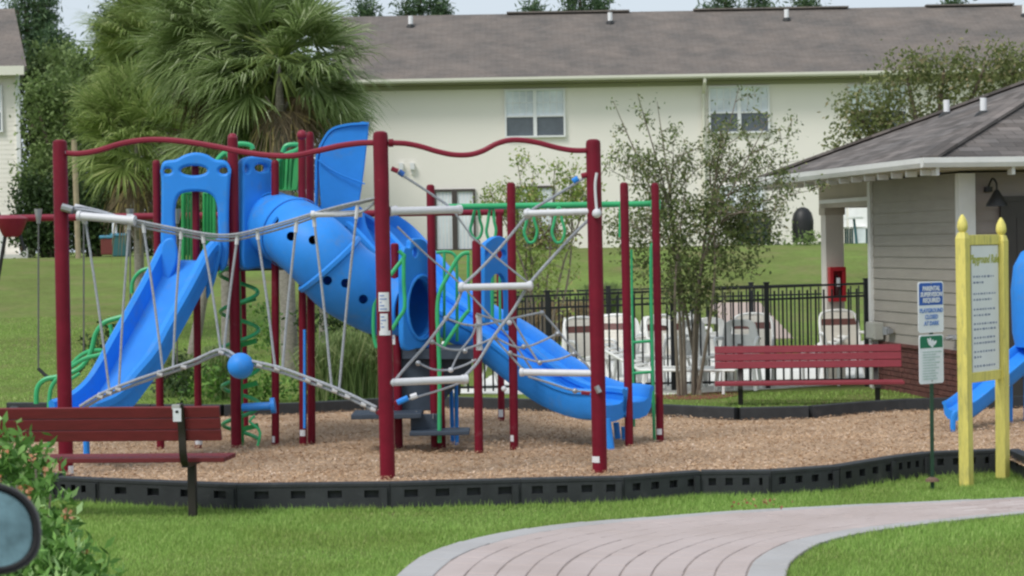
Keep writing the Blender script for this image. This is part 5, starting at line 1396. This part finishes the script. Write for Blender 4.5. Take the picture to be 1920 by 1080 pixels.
for h in (-1.75, 1.35):
    for r in (-.02, -1.5):
        c = cp(h, r, .31); m = M(); m.tube([c, c-Rt*.2], .31, 24); wl = m.obj('wheel', RUBBER, car, smooth=True); m = M(); m.tube([c+Rt*.005, c-Rt*.01], .19, 20); m.obj('rim', STEEL, wl)
# mirror
Nm = V(.33, -.94, .16).normalized()      # glass looks back at us
Um = V(-Nm.y, Nm.x, 0).normalized()*1; Wm = Um.cross(Nm) if Um.cross(Nm).z > 0 else -Um.cross(Nm)
m = M(); nR = 40; rings_ = [(.0, 0.86), (-.006, .93), (-.002, .985), (.012, 1.0), (.04, .985), (.07, .90), (.095, .70), (.11, .40), (.115, .12)]
def msh(a, k): 
    ca, sa = math.cos(a), math.sin(a); e = .86
    return (.108*math.copysign(abs(ca)**e, ca)*k, .089*math.copysign(abs(sa)**e, sa)*k+(-.012*ca*k))
v = []
for (d_, k_) in rings_:
    for i in range(nR):
        x_, y_ = msh(2*math.pi*i/nR, k_); v.append(mc+Um*x_+Wm*y_-Nm*d_)
f = [(r_*nR+i, r_*nR+(i+1) % nR, (r_+1)*nR+(i+1) % nR, (r_+1)*nR+i) for r_ in range(len(rings_)-1) for i in range(nR)]+[tuple((len(rings_)-1)*nR+i for i in range(nR))]
m.add(v, f); mh = m.obj('side_mirror', CARM, car, smooth=True)
m = M(); v = [mc+Um*msh(2*math.pi*i/nR, .85)[0]+Wm*msh(2*math.pi*i/nR, .85)[1]-Nm*.012 for i in range(nR)]; m.add(v, [tuple(range(nR))]); m.obj('mirror_glass', MIRR, mh)
m = M(); v2 = [mc+Um*msh(2*math.pi*i/nR, .90)[0]+Wm*msh(2*math.pi*i/nR, .90)[1]-Nm*-.001 for i in range(nR)]; m.tube(v2, .0065, 8, closed=True); m.obj('mirror_gasket', RUBBER, mh, smooth=True)
m = M(); m.bar(mc-Um*.07-Wm*.055-Nm*.05, cp(0, -.02, .95), .05, .035); m.obj('mirror_arm', CARM, mh)
# ================================================================== VEGETATION
def leaves_quads(P, size, rng, droop=0.0, aspect=.5, flat=.0):
    n = len(P); v1 = rng.normal(size=(n, 3)); v1[:, 2] -= droop; v1 /= np.linalg.norm(v1, axis=1)[:, None]
    v2 = rng.normal(size=(n, 3)); v2 -= v1*(v1*v2).sum(1)[:, None]; v2 /= np.linalg.norm(v2, axis=1)[:, None]
    s = np.broadcast_to(size, n)[:, None]
    a = v1*s; b = v2*s*aspect*.5
    return np.stack([P, P+a*.45-b, P+a, P+a*.45+b], 1).reshape(-1, 3)
def clump_points(clumps, dens, rng, shell=.55):
    """clumps: (center, (rx, ry, rz)); points gathered in smaller tufts so gaps stay between them"""
    out = []
    for c, r in clumps:
        vol = r[0]*r[1]*r[2]; nt = max(6, int(dens*vol**.66)); r = np.array(r)
        d = rng.normal(size=(nt, 3)); d /= np.linalg.norm(d, axis=1)[:, None]; rad = rng.uniform(shell, 1.0, nt)**.8
        cc = np.array(c)+d*rad[:, None]*r*rng.uniform(.8, 1.12, nt)[:, None]
        out.append(cc)
    return np.concatenate(out)
def tufts(cc, per, spread, rng):
    P = np.repeat(cc, per, 0); return P+rng.normal(size=P.shape)*spread
def tree(name, label, cat, base, clumps, leafm, bark, trunk_r, dens, per, spread, size, group=None, droop=.2, seed=1, aspect=.5, limbs=True, crown='crown'):
    rg = np.random.default_rng(seed); t = thing(name, base, label, cat, group); base = Vector(base)
    cc = clump_points(clumps, dens, rg); P = tufts(cc, per, spread, rg); q = leaves_quads(P, rg.uniform(size*.6, size*1.3, len(P)), rg, droop, aspect)
    raw_quads(crown, q, leafm, t)
    if trunk_r:
        cs = [Vector(c) for c, r in clumps]; mid = sum(cs, V(0, 0, 0))/len(cs); m = M(); fork = base.lerp(V(mid.x, mid.y, mid.z), .45)
        m.tube([base-Z*.2, base.lerp(fork, .5)+V(.03, 0, 0), fork], [trunk_r*1.2, trunk_r, trunk_r*.8], 10)
        for c in cs[:14]: m.tube(smooth_path([fork-Z*.05, fork.lerp(c, .5)+V(0, 0, .08*(c-fork).length), c], 3), [trunk_r*.55]*3+[trunk_r*.4]*2+[trunk_r*.3]*2, 6)
        m.obj('trunk', bark, t, smooth=True)
    return t
def cl(px, py, Y, rx, rz, ry=None):
    s = FPX/Y; c = W(px, py, Y); return (tuple(c), (rx/s, (ry or rx)/s, rz/s))
L_FAR = leafmat('far_tree_leaf', (.10, .15, .05), (.22, .31, .10), (.36, .45, .19), trans=.38)
L_PINE = leafmat('pine_needles', (.045, .09, .045), (.11, .18, .08), (.17, .24, .12), trans=.3)
L_OLIVE = leafmat('olive_leaf', (.11, .14, .05), (.24, .27, .10), (.38, .30, .18), trans=.35)
L_MYR = leafmat('myrtle_leaf', (0.074, 0.107, 0.036), (0.198, 0.256, 0.083), (0.363, 0.330, 0.181))
L_LIGHT = leafmat('light_leaf', (0.148, 0.231, 0.041), (0.330, 0.429, 0.099), (0.495, 0.429, 0.198))
L_DARK = leafmat('dark_hedge_leaf', (0.020, 0.043, 0.013), (0.058, 0.099, 0.030), (0.099, 0.165, 0.049))
L_SHRUB = leafmat('garden_shrub_leaf', (0.049, 0.124, 0.025), (0.140, 0.281, 0.049), (0.247, 0.429, 0.083))
L_BUSH = leafmat('near_bush_leaf', (0.066, 0.165, 0.033), (0.214, 0.412, 0.091), (0.495, 0.693, 0.297))
L_FLOW = leafmat('orange_flower', (.40, .13, .06), (.50, .24, .12), (.55, .36, .22), trans=.1)
L_BROWN = leafmat('brown_grass_blade', (0.214, 0.148, 0.083), (0.396, 0.297, 0.165), (0.528, 0.429, 0.264))
def gb(px, Y, extra=0): x = W(px, 500, Y).x; return (x, Y, gzf(x, Y)+extra)

# --- pines beyond the roofs
def pine(px, top, Y, w, label, n=9, seed=1, base_y=None):
    rg = np.random.default_rng(seed); cls = []
    for i in range(n):
        f = i/(n-1); cls.append(cl(px+rg.uniform(-1, 1)*w*(.35+.5*f), top+8+f*w*2.2, Y, w*rg.uniform(.22, .4), w*rg.uniform(.16, .28)))
    tree('pine_tree', label, 'pine tree', gb(px, Y), cls, L_PINE, BARK, .16, 75, 26, .22, .28, 'pines beyond the roofs', seed=seed, droop=-.2, aspect=.22)
pine(690, 4, 82, 30, 'small dark pine top just beyond the left part of the long roof', seed=3)
pine(775, -14, 84, 44, 'wider pine top beyond the roof near its left vent pipe', seed=4, n=12)
pine(822, 4, 84, 20, 'small pine top just right of the wider pine beyond the roof', seed=5)
pine(1000, 8, 86, 20, 'tiny pine tips beyond the roof left of its middle vent pipe', seed=6, n=6)
pine(1085, -12, 86, 34, 'spindly pine top left of the middle vent pipe', seed=7)
pine(1122, -4, 86, 22, 'thin pine tip directly behind the middle vent pipe', seed=8)
pine(1350, -12, 84, 42, 'broad pine top left of the third vent pipe', seed=9, n=12)
pine(1420, -10, 84, 36, 'dark pine top between its broader neighbour and the third vent pipe', seed=10, n=11)
pine(1520, -8, 84, 38, 'dark pine top right of the third vent pipe', seed=11, n=11)
pine(1790, 0, 84, 16, 'single small pine tip beyond the right part of the roof', seed=12, n=6)
pine(58, -20, 88, 66, 'tall dark pine rising behind the cream house corner', seed=13, n=20)
pine(105, 60, 86, 40, 'shorter dark pine right of the cream house corner', seed=19, n=14)
pine(190, 20, 90, 46, 'dark pine against the sky between the house corner and the palms', seed=14, n=16)
pine(235, -30, 90, 40, 'taller dark pine rising beside the palm crowns', seed=15, n=16)
# --- broadleaf trees at the left back
tree('broadleaf_tree', 'mid green leafy tree right of the cream house corner', 'tree', gb(90, 66), [cl(80, 150, 66, 48, 50), cl(110, 130, 66, 48, 40), cl(70, 240, 66, 46, 60), cl(120, 230, 66, 50, 60), cl(90, 330, 66, 60, 60)], L_FAR, BARK, .2, 120, 22, .24, .17, 'leafy trees behind the lawn', seed=21)
tree('broadleaf_tree', 'bright leafy tree between the dark pines and the palm crowns', 'tree', gb(175, 64), [cl(170, 140, 64, 55, 46), cl(220, 110, 64, 45, 46), cl(160, 220, 64, 60, 56), cl(215, 200, 64, 50, 50), cl(175, 310, 64, 70, 60), cl(240, 280, 64, 50, 60)], L_FAR, BARK, .2, 120, 22, .24, .17, 'leafy trees behind the lawn', seed=22)
tree('broadleaf_tree', 'large leafy tree filling the gap behind the palm crowns', 'tree', gb(330, 62), [cl(330, 120, 62, 90, 90), cl(420, 60, 62, 90, 60), cl(320, 260, 62, 90, 90), cl(450, 220, 62, 90, 90), cl(540, 150, 62, 70, 70), cl(500, 330, 62, 90, 70), cl(400, 380, 62, 90, 60)], L_FAR, BARK, .25, 120, 20, .26, .18, 'leafy trees behind the lawn', seed=23)
_=tree('broadleaf_tree', 'olive leafy tree low behind the tall left climber post', 'tree', gb(110, 61), [cl(75, 330, 61, 34, 60), cl(120, 300, 61, 50, 60), cl(70, 200, 61, 26, 60), cl(150, 380, 61, 50, 50), cl(210, 370, 61, 44, 50), cl(120, 190, 61, 40, 50)], L_FAR, BARK, .14, 160, 22, .22, .15, 'leafy trees behind the lawn', seed=27)
def hedge(name, label, cls, leafm, seed, dens=330, per=24, spread=.16, size=.13, cat='hedge', group=None, base=None):
    c0 = cls[0]; base = base or (c0[0][0], c0[0][1], gzf(c0[0][0], c0[0][1]))
    return tree(name, label, cat, base, cls, leafm, MYRTLE, 0, dens, per, spread, size, group, seed=seed, crown='foliage')
hedge('hedge', 'dark hedge along the top of the lawn left of the wooden pole', [cl(62, 430, 60, 34, 44), cl(105, 425, 60, 34, 50), cl(60, 370, 60, 30, 40), cl(120, 372, 60, 40, 44)], L_DARK, 31)
hedge('hedge', 'dark hedge behind the palm trunks on the lawn top', [cl(170, 440, 60, 34, 34), cl(230, 430, 60, 40, 40), cl(300, 430, 60, 44, 44), cl(180, 390, 60, 44, 34)], L_DARK, 32)
hedge('hedge', 'dark hedge below the large leafy tree behind the blue tube', [cl(380, 440, 60, 44, 40), cl(460, 436, 60, 50, 44), cl(540, 430, 60, 50, 44), cl(620, 430, 60, 50, 44)], L_DARK, 33)

# --- palms
PG = leafmat('palm_leaflet_green', (.13, .19, .06), (.30, .40, .15), (.56, .62, .38), rough=.5, trans=.4)
PG2 = leafmat('palm_leaflet_yellow_green', (.16, .22, .06), (.33, .43, .13), (.56, .60, .26), rough=.5, trans=.4)
PDEAD = leafmat('palm_leaflet_dead', (.11, .085, .055), (.24, .18, .11), (.45, .36, .14), rough=.8, trans=.2)
def fronds(center, n, R, rg, elev, leaf=40, fan=.60, droop=.32, start=.1):
    """fan fronds: stalk, then narrow drooping leaflets"""
    Q = []; stalks = []
    for i in range(n):
        az_ = rg.uniform(0, 2*np.pi); el_ = rg.uniform(*elev); L = R*rg.uniform(.30, .62)
        d = np.array([np.cos(az_)*np.cos(el_), np.sin(az_)*np.cos(el_), np.sin(el_)])
        c = np.array(center); pm = c+d*L*.5+np.array([0, 0, .06*L]); hub = c+d*L+np.array([0, 0, -.10*L]); stalks.append((c+d*start, pm, hub))
        side = np.cross(d, [0, 0, 1.0]); side /= np.linalg.norm(side)+1e-6; up_ = np.cross(side, d)
        roll = rg.uniform(-.5, .5); side, up_ = side*np.cos(roll)+up_*np.sin(roll), up_*np.cos(roll)-side*np.sin(roll)
        for k in range(leaf):
            a = (k/(leaf-1)-.5)*2*1.35+rg.normal(0, .05); ll = R*fan*(1-.20*abs(a)/1.35)*rg.uniform(.7, 1.12)
            u = d*np.cos(a)+side*np.sin(a)+up_*.10; u /= np.linalg.norm(u)
            w = np.cross(u, up_); w /= np.linalg.norm(w)+1e-6
            dr = droop*rg.uniform(.5, 1.5)
            pts = [hub, hub+u*ll*.45+np.array([0, 0, -dr*ll*.06]), hub+u*ll*.78+np.array([0, 0, -dr*ll*.28]), hub+u*ll*.98+np.array([0, 0, -dr*ll*.75])]
            ws = [.006, .0125, .009, .0015]
            for s_ in range(3):
                Q += [pts[s_]-w*ws[s_], pts[s_+1]-w*ws[s_+1], pts[s_+1]+w*ws[s_+1], pts[s_]+w*ws[s_]]
    return np.array(Q), stalks
def palm(px, pyc, Y, Rpx, label, seed, trunk_w, green, ng=46, nd=16, base_py=None, tx=None, topR=1.0):
    rg = np.random.default_rng(seed); R = Rpx*Y/FPX; c = W(px, pyc, Y); bx = tx if tx is not None else px; bs = gb(bx, Y)
    t = thing('palm_tree', bs, label, 'palm tree', 'fan palms behind the play structure')
    Q, st = fronds(tuple(c), int(ng*1.7), R, rg, (-.8, 1.5)); raw_quads('crown', Q, green, t)
    if nd: Q, st2 = fronds(tuple(c-Z*.1*R), max(5, nd//2), R*.8, rg, (-1.25, -.75), leaf=26, droop=1.2); raw_quads('dead_fronds', Q, PDEAD, t); st += st2
    m = M()
    for a, b_, h in st: m.tube([a, b_, h], [.02, .016, .010], 5, caps=False)
    m.obj('leaf_stalks', PG2, t, kind='stuff')
    m = M(); b_ = Vector(bs); n = 16; P = [(b_-Z*.2).lerp(c-Z*.05*R, i/(n-1)) for i in range(n)]
    m.tube(P, [trunk_w*(1.15 if i < 3 else (1.0+.06*(i % 2))*(1 if i < n-4 else (.8, .6, .4, .2)[i-n+4])) for i in range(n)], 14); tk = m.obj('trunk', PALMB, t, smooth=True)
    m = M()
    for i in range(26):
        a = i*2.4; f = .55+.40*i/26; p = (b_).lerp(c-Z*.30*R, f); d = V(math.cos(a), math.sin(a), .0); m.bar(p+d*trunk_w*.8, p+d*(trunk_w+.10)+Z*.16, .05, .02)
    m.obj('leaf_boots', PALMB, tk, kind='stuff')
palm(522, 110, 31.5, 190, 'tall fan palm with the largest crown right of the others', 41, .115, PG, 64, 16, tx=541)
palm(415, 70, 33, 190, 'fan palm standing just behind the tall one with a greener crown', 42, .085, PG, 58, 12, tx=424)
palm(310, 95, 38, 175, 'fan palm with bright crown at the left of the group', 43, .09, PG2, 52, 16, tx=290)
palm(255, 262, 36, 160, 'short fan palm with yellowing skirt behind the left climber rail', 44, .08, PG2, 46, 14, tx=262)
palm(440, 215, 33.5, 165, 'squat fan palm with olive fronds low behind the archway panel', 45, .08, PG, 46, 14, tx=352)
palm(604, 200, 33, 100, 'small fan palm crown touching the blue slide hood', 46, .07, PG, 36, 10, tx=604)
for i, (px, Y) in enumerate(((362, 42), (300, 40))):
    pass

# --- crape myrtle in front of the fence
def stems_tree(name, label, cat, base, ends, leafm, bark, r0, seed, per=10, spread=.05, size=.05, twigs=7, twl=.32, group=None, low=.35, curve=.1, dens=3):
    rg = np.random.default_rng(seed); t = thing(name, base, label, cat, group); base = Vector(base); m = M(); pts = []
    mains = []
    for ie, e in enumerate(ends):
        e = Vector(e); b0 = base+V(rg.uniform(-.16, .16), rg.uniform(-.08, .08), 0); r1 = r0
        if ie >= 7 and mains:
            b0 = min((q_ for pp_ in mains for q_ in pp_[len(pp_)//4:len(pp_)*2//3] if q_.z < e.z), key=lambda q_: (q_-e).length, default=mains[0][3]); r1 = r0*.5
        L = (e-base).length
        mid = b0.lerp(e, .5)+V(rg.normal(0, curve), rg.normal(0, curve), 0)*L*.3+V(-(e.x-b0.x)*.18, 0, 0)
        P = smooth_path([b0-Z*.1, mid, e], 7); n = len(P); m.tube(P, [r1*(1-.85*i/(n-1)) for i in range(n)], 7)
        if ie < 7: mains.append(P)
        for k in range(twigs):
            f = low+(1-low)*k/twigs+rg.uniform(0, .05); i = min(n-2, int(f*(n-1))); p = P[i]
            d = Vector((rg.normal(), rg.normal()*.8, abs(rg.normal())*.8+.5)).normalized(); tl_ = twl*rg.uniform(.5, 1.3)*(1.25-f*.5); q = p+d*tl_
            m.tube([p, p.lerp(q, .5)+V(rg.normal(0, .02), 0, .01), q], [r0*.22, r0*.15, r0*.06], 5)
            for j in range(dens): pts.append(np.array(p.lerp(q, (j+.8)/dens)))
            for kk in range(2):
                d2 = (d+Vector(rg.normal(size=3))*.6).normalized(); q2 = p.lerp(q, .6)+d2*tl_*.5; m.tube([p.lerp(q, .6), q2], [r0*.12, r0*.05], 4); pts.append(np.array(q2))
        pts.append(np.array(e))
    m.obj('trunk', bark, t, smooth=True)
    P = tufts(np.array(pts), per, spread, rg); q = leaves_quads(P, rg.uniform(size*.6, size*1.3, len(P)), rg, .5, .42); raw_quads('crown', q, leafm, t)
    return t
MY = 26.9; mbase = G(1292, 740); mbase = V(mbase.x, MY, 0)
ends = [(1150, 190), (1232, 190), (1290, 320), (1385, 165), (1440, 225), (1195, 175), (1330, 300), (1262, 270), (1360, 240), (1330, 300), (1440, 225), (1490, 250), (1465, 330), (1500, 300), (1420, 320), (1165, 330), (1210, 300), (1400, 400), (1465, 420), (1160, 420), (1230, 400), (1310, 400), (1350, 380), (1475, 395), (1145, 300), (1510, 350)]
rg = np.random.default_rng(5)
stems_tree('crape_myrtle', 'multi stemmed small tree with sparse leaves in front of the pool fence', 'tree', mbase, [W(x_, y_, MY+rg.uniform(-.6, .8)) for x_, y_ in ends+[(1545, 352)]], L_MYR, MYRTLE, .027, 51, per=8, spread=.05, size=.058, twigs=7, twl=.34)
hedge('leafy_undergrowth', 'bushy lower foliage of the small tree by the pool fence', [cl(1180, 440, MY, 34, 60, 50), cl(1240, 470, MY, 60, 80, 60), cl(1310, 470, MY, 70, 90, 60), cl(1380, 460, MY, 60, 70, 50), cl(1430, 410, MY, 50, 50, 40), cl(1250, 390, MY, 60, 40, 40), cl(1340, 400, MY, 60, 40, 40), cl(1290, 540, MY, 60, 50, 50)], L_MYR, 52, dens=340, per=17, spread=.09, size=.060, cat='shrub', base=(mbase.x, MY+.3, 0))
stems_tree('young_tree', 'young tree with sparse yellow green leaves behind the hanging rings', 'tree', gb(1010, 34), [W(x_, y_, 34+rg.uniform(-.5, .5)) for x_, y_ in ((968, 290), (940, 340), (915, 350), (1000, 320), (1040, 310), (1070, 330), (1140, 300), (1110, 340), (1000, 380), (960, 400), (1060, 400), (1090, 370), (900, 400))], L_LIGHT, MYRTLE, .028, 53, per=9, spread=.06, size=.075, twigs=8, twl=.42)
rgm = np.random.default_rng(8); mu = M(); c = G(1300, 742); mu.poly([(c.x+.62*math.cos(a_)*(1+.12*math.sin(3*a_)), c.y+.75*math.sin(a_)+.1, .006) for a_ in np.linspace(0, 2*math.pi, 24, endpoint=False)], .02)
mu.obj('red_mulch_ring', mat('red_mulch', (.20, .065, .04), .95, var=.4, scale=30, bump=.6), None, kind='structure')
# --- tree behind the clubhouse roof
tree('broadleaf_tree', 'dense olive green tree rising behind the clubhouse roof', 'tree', gb(1760, 42), [cl(1600, 250, 42, 34, 34), cl(1640, 200, 42, 50, 50), cl(1700, 140, 42, 50, 46), cl(1690, 220, 42, 60, 50), cl(1770, 130, 42, 60, 44), cl(1780, 200, 42, 60, 50), cl(1850, 120, 42, 60, 38), cl(1910, 125, 42, 60, 34), cl(1600, 160+50, 42, 34, 30), cl(1890, 180, 42, 60, 44), cl(1580, 275, 42, 24, 20)], L_OLIVE, BARK, .11, 115, 26, .15, .10, seed=61)
# --- shrubs before the house
hedge('shrub', 'brown leafed shrub against the house behind the hanging rings', [cl(1010, 440, 57, 34, 40), cl(1050, 450, 57, 24, 30), cl(975, 450, 57, 24, 30)], leafmat('brown_shrub_leaf', (0.099, 0.083, 0.041), (0.247, 0.198, 0.099), (0.330, 0.314, 0.148)), 71, cat='shrub', dens=120)
hedge('shrub', 'dark shrub beside the air conditioning unit', [cl(1385, 445, 59, 24, 26), cl(1440, 452, 59, 20, 20)], L_DARK, 72, cat='shrub', dens=120)
hedge('shrub', 'green shrub below the black grill', [cl(1500, 462, 57, 26, 14), cl(1525, 458, 57, 16, 14)], L_FAR, 73, cat='shrub', dens=120)
# --- garden bed between border and lawn
hedge('shrub', 'dark round shrub behind the lower end of the open blue slide', [cl(196, 645, 27.5, 34, 46)], L_DARK, 81, cat='shrub', dens=260, spread=.07, size=.07)
hedge('shrub', 'dark green garden shrub between two structure posts behind the slide', [cl(345, 700, 27, 30, 34), cl(325, 725, 26.6, 30, 20)], L_DARK, 82, cat='shrub', dens=260, spread=.07, size=.07)
hedge('shrub', 'bright green low shrub left of the corkscrew climber', [cl(392, 712, 27, 34, 30), cl(372, 735, 26.6, 30, 16)], L_SHRUB, 83, cat='shrub', dens=260, spread=.07, size=.07)
hedge('shrub', 'leafy garden shrub directly behind the corkscrew climber', [cl(480, 715, 27, 44, 34), cl(500, 610, 30, 24, 44)], L_SHRUB, 84, cat='shrub', dens=240, spread=.07, size=.07)
hedge('shrub', 'low dark shrub row beneath the spotted blue tube', [cl(600, 610, 31, 40, 44), cl(660, 610, 31, 40, 44), cl(720, 640, 31, 40, 44)], L_DARK, 85, cat='shrub', dens=200, spread=.07, size=.08)
hedge('shrub', 'green shrub at the foot of the tall palm trunk', [cl(560, 735, 27, 44, 26), cl(620, 740, 27, 30, 20)], L_SHRUB, 86, cat='shrub', dens=240, spread=.07, size=.07)
def grass_clump(px, py, Y, hpx, wpx, n, mtl, label, seed, cat='ornamental grass'):
    rg = np.random.default_rng(seed); s = FPX/Y; x0 = W(px, py, Y).x; z0 = gzf(x0, Y); H = hpx/s; Wd = wpx/s; Q = []
    a = rg.uniform(0, 2*np.pi, n); lean = rg.uniform(.05, 1, n); h = H*rg.uniform(.55, 1.05, n)
    bx = x0+rg.normal(0, Wd*.12, n); by = Y+rg.normal(0, Wd*.12, n)
    dx = np.cos(a)*lean*Wd*.55; dy = np.sin(a)*lean*Wd*.5
    p0 = np.stack([bx, by, np.full(n, z0-.02)], -1); p1 = p0+np.stack([dx*.25, dy*.25, h*.55], -1); p2 = p0+np.stack([dx*.62, dy*.62, h*.9], -1); p3 = p0+np.stack([dx*1.05, dy*1.05, h*(1-.25*lean)], -1)
    w = np.stack([np.sin(a+1.1), np.cos(a+1.1)*.3, np.zeros(n)], -1)
    W_ = [.005, .006, .005, .001]; pp_ = [p0, p1, p2, p3]
    for i in range(3): Q.append(np.stack([pp_[i]-w*W_[i], pp_[i+1]-w*W_[i+1], pp_[i+1]+w*W_[i+1], pp_[i]+w*W_[i]], 1).reshape(-1, 3))
    t = thing('grass_clump', (x0, Y, z0), label, cat, 'ornamental grass clumps'); raw_quads('blades', np.concatenate(Q), mtl, t)
L_OG = leafmat('ornamental_grass_blade', (0.099, 0.165, 0.049), (0.247, 0.330, 0.116), (0.429, 0.446, 0.214))
for i, (px, h_, w_, lab) in enumerate(((600, 120, 90, 'tall grass clump just right of the maroon post pair'), (650, 140, 100, 'tallest grass clump below the blue tube'), (705, 120, 90, 'grass clump left of the tall middle climber post'), (420, 110, 90, 'grass clump left of the corkscrew climber'), (760, 90, 90, 'grass clump behind the slate transfer steps'), (330, 90, 80, 'grass clump beside the dark garden shrub'))):
    grass_clump(px, 740, 27+.2*i, h_, w_, 1500, L_OG, lab, 90+i)
grass_clump(1030, 500, 40, 80, 120, 1500, L_BROWN, 'brown dry grass clump on the slope behind the hanging rings', 99)
for i, (px, Y, lab) in enumerate(((985, 42, 'dry grass clump on the slope left of the first hanging rings'), (1075, 41, 'dry grass clump on the slope left of the tall right climber post'), (1130, 43, 'dry grass clump on the slope right of the tall right climber post'), (1010, 37, 'dry grass clump low on the slope above the fence'))):
    grass_clump(px, 500, Y, 60+8*i, 100, 1100, L_BROWN if i % 2 else L_OG, lab, 200+i)
# --- bush at lower left, near the car
rgb = np.random.default_rng(17)
bl = [cl(-20, 850, 9.5, 70, 50), cl(30, 880, 9.5, 60, 60), cl(60, 960, 9.3, 60, 60), cl(-40, 980, 9.2, 90, 80), cl(20, 1050, 8.9, 90, 70), cl(120, 1070, 8.8, 80, 50), cl(170, 1110, 8.7, 60, 50), cl(60, 1130, 8.6, 120, 80), cl(90, 1010, 9, 40, 40), cl(-60, 1120, 8.8, 120, 90)]
nb2 = tree('flowering_bush', 'green bush with small orange blooms at the lower left corner', 'bush', (bl[0][0][0], 9.2, gzf(-2.2, 9.2)), bl, L_BUSH, MYRTLE, 0, 700, 26, .045, .065, droop=-.5, seed=17, aspect=.36, crown='foliage')
fp = np.array([W(x_, y_, 9.05+rgb.uniform(-.2, .2)) for x_, y_ in ((8, 845), (40, 912), (52, 922), (85, 880), (122, 962), (128, 972), (165, 1035), (20, 1068), (140, 1000), (60, 860), (0, 900))])
for f_ in fp: P = tufts(f_[None, :], 7, .009, rgb); raw_quads('bloom', leaves_quads(P, rgb.uniform(.018, .028, len(P)), rgb, 0, .8), L_FLOW, nb2)
m = M()
for k in range(16):
    a_ = V(bl[3][0][0]+rgb.uniform(-.1, .35), 9.2+rgb.uniform(-.2, .2), gzf(-2.2, 9.2)); m.tube([a_, a_+V(rgb.uniform(-.2, .2), rgb.uniform(-.1, .1), rgb.uniform(.4, .9))], [.012, .005], 5)
m.obj('stems', MYRTLE, nb2, kind='stuff')

# --- lawn blades
GB = leafmat('grass_blade', (.20, .32, .07), (.38, .60, .14), (.62, .75, .28), rough=.7, trans=.35, patch=(.9, .8, (.82, .76, .70)))
def lawn(n, x0, x1, y0, y1, h0, h1, w, name, label, keepout=True, fr=.26):
    rg = np.random.default_rng(int(n)); x = rg.uniform(x0, x1, n); y = rg.uniform(y0, y1, n)
    k = ~in_poly(x, y, MULCH) & ~in_poly(x, y, PATH) & (np.abs(x) < y*fr)
    # keep off the border, pool deck
    k &= ~((y > 27.2) & (x > -.9) & (y < 36.3))
    x, y = x[k], y[k]; n = len(x); z = gz(x, y); patch = .75+.25*np.sin(x*1.3+y*.7)*np.cos(y*1.9-x)
    h = rg.uniform(h0, h1, n)*patch; a = rg.uniform(0, 2*np.pi, n); L = rg.uniform(.1, .8, n)*h
    p0 = np.stack([x, y, z-.004], -1); p1 = p0+np.stack([np.cos(a)*L, np.sin(a)*L, h], -1); s = np.stack([-np.sin(a+.6), np.cos(a+.6), 0*a], -1)*w
    q = np.stack([p0-s, p0+s, p1], 1).reshape(-1, 3)
    return raw_quads(name, q, GB, None, 'stuff', per=3, label=label, cat='grass')
lawn(330000, -4.4, 4.4, 12.2, 18.9, .025, .058, .0032, 'lawn_grass', 'short green grass in front of the black border and around the path')
lawn(170000, -9.5, 9.5, 24.2, 40, .02, .05, .007, 'slope_grass', 'grass on the slope behind the play area')
# tufts at the foot of the border
rt = np.random.default_rng(77); Q = []
for a, b_ in zip(front[:-1], front[1:]):
    for k in range(int((b_-a).length*90)):
        p = a.lerp(b_, rt.uniform()); x_ = p.x; y_ = p.y-rt.uniform(.01, .10); h = rt.uniform(.02, .07); z_ = gzf(x_, y_); an = rt.uniform(0, 6.28); dx_, dy_ = math.cos(an)*h*.4, math.sin(an)*h*.3
        Q += [(x_-.003, y_, z_), (x_+.003, y_, z_), (x_+dx_, y_+dy_, z_+h)]
raw_quads('border_tufts', np.array(Q), GB, None, 'stuff', per=3, label='longer grass tufts along the foot of the black border', cat='grass')
# fallen red leaves by the path edge
lv = G(1415, 953, -.09); P = np.array([[lv.x+rt.normal(0, .12), lv.y+rt.normal(0, .05), -.06+rt.uniform(0, .03)] for _ in range(26)]); raw_quads('fallen_leaves', leaves_quads(P, rt.uniform(.02, .04, 26), rt, 0, .7), leafmat('fallen_leaf', (0.264, 0.099, 0.049), (0.412, 0.181, 0.099), (0.495, 0.330, 0.165), trans=.1), None, 'stuff', label='reddish fallen leaves on the grass at the path edge', cat='leaves')
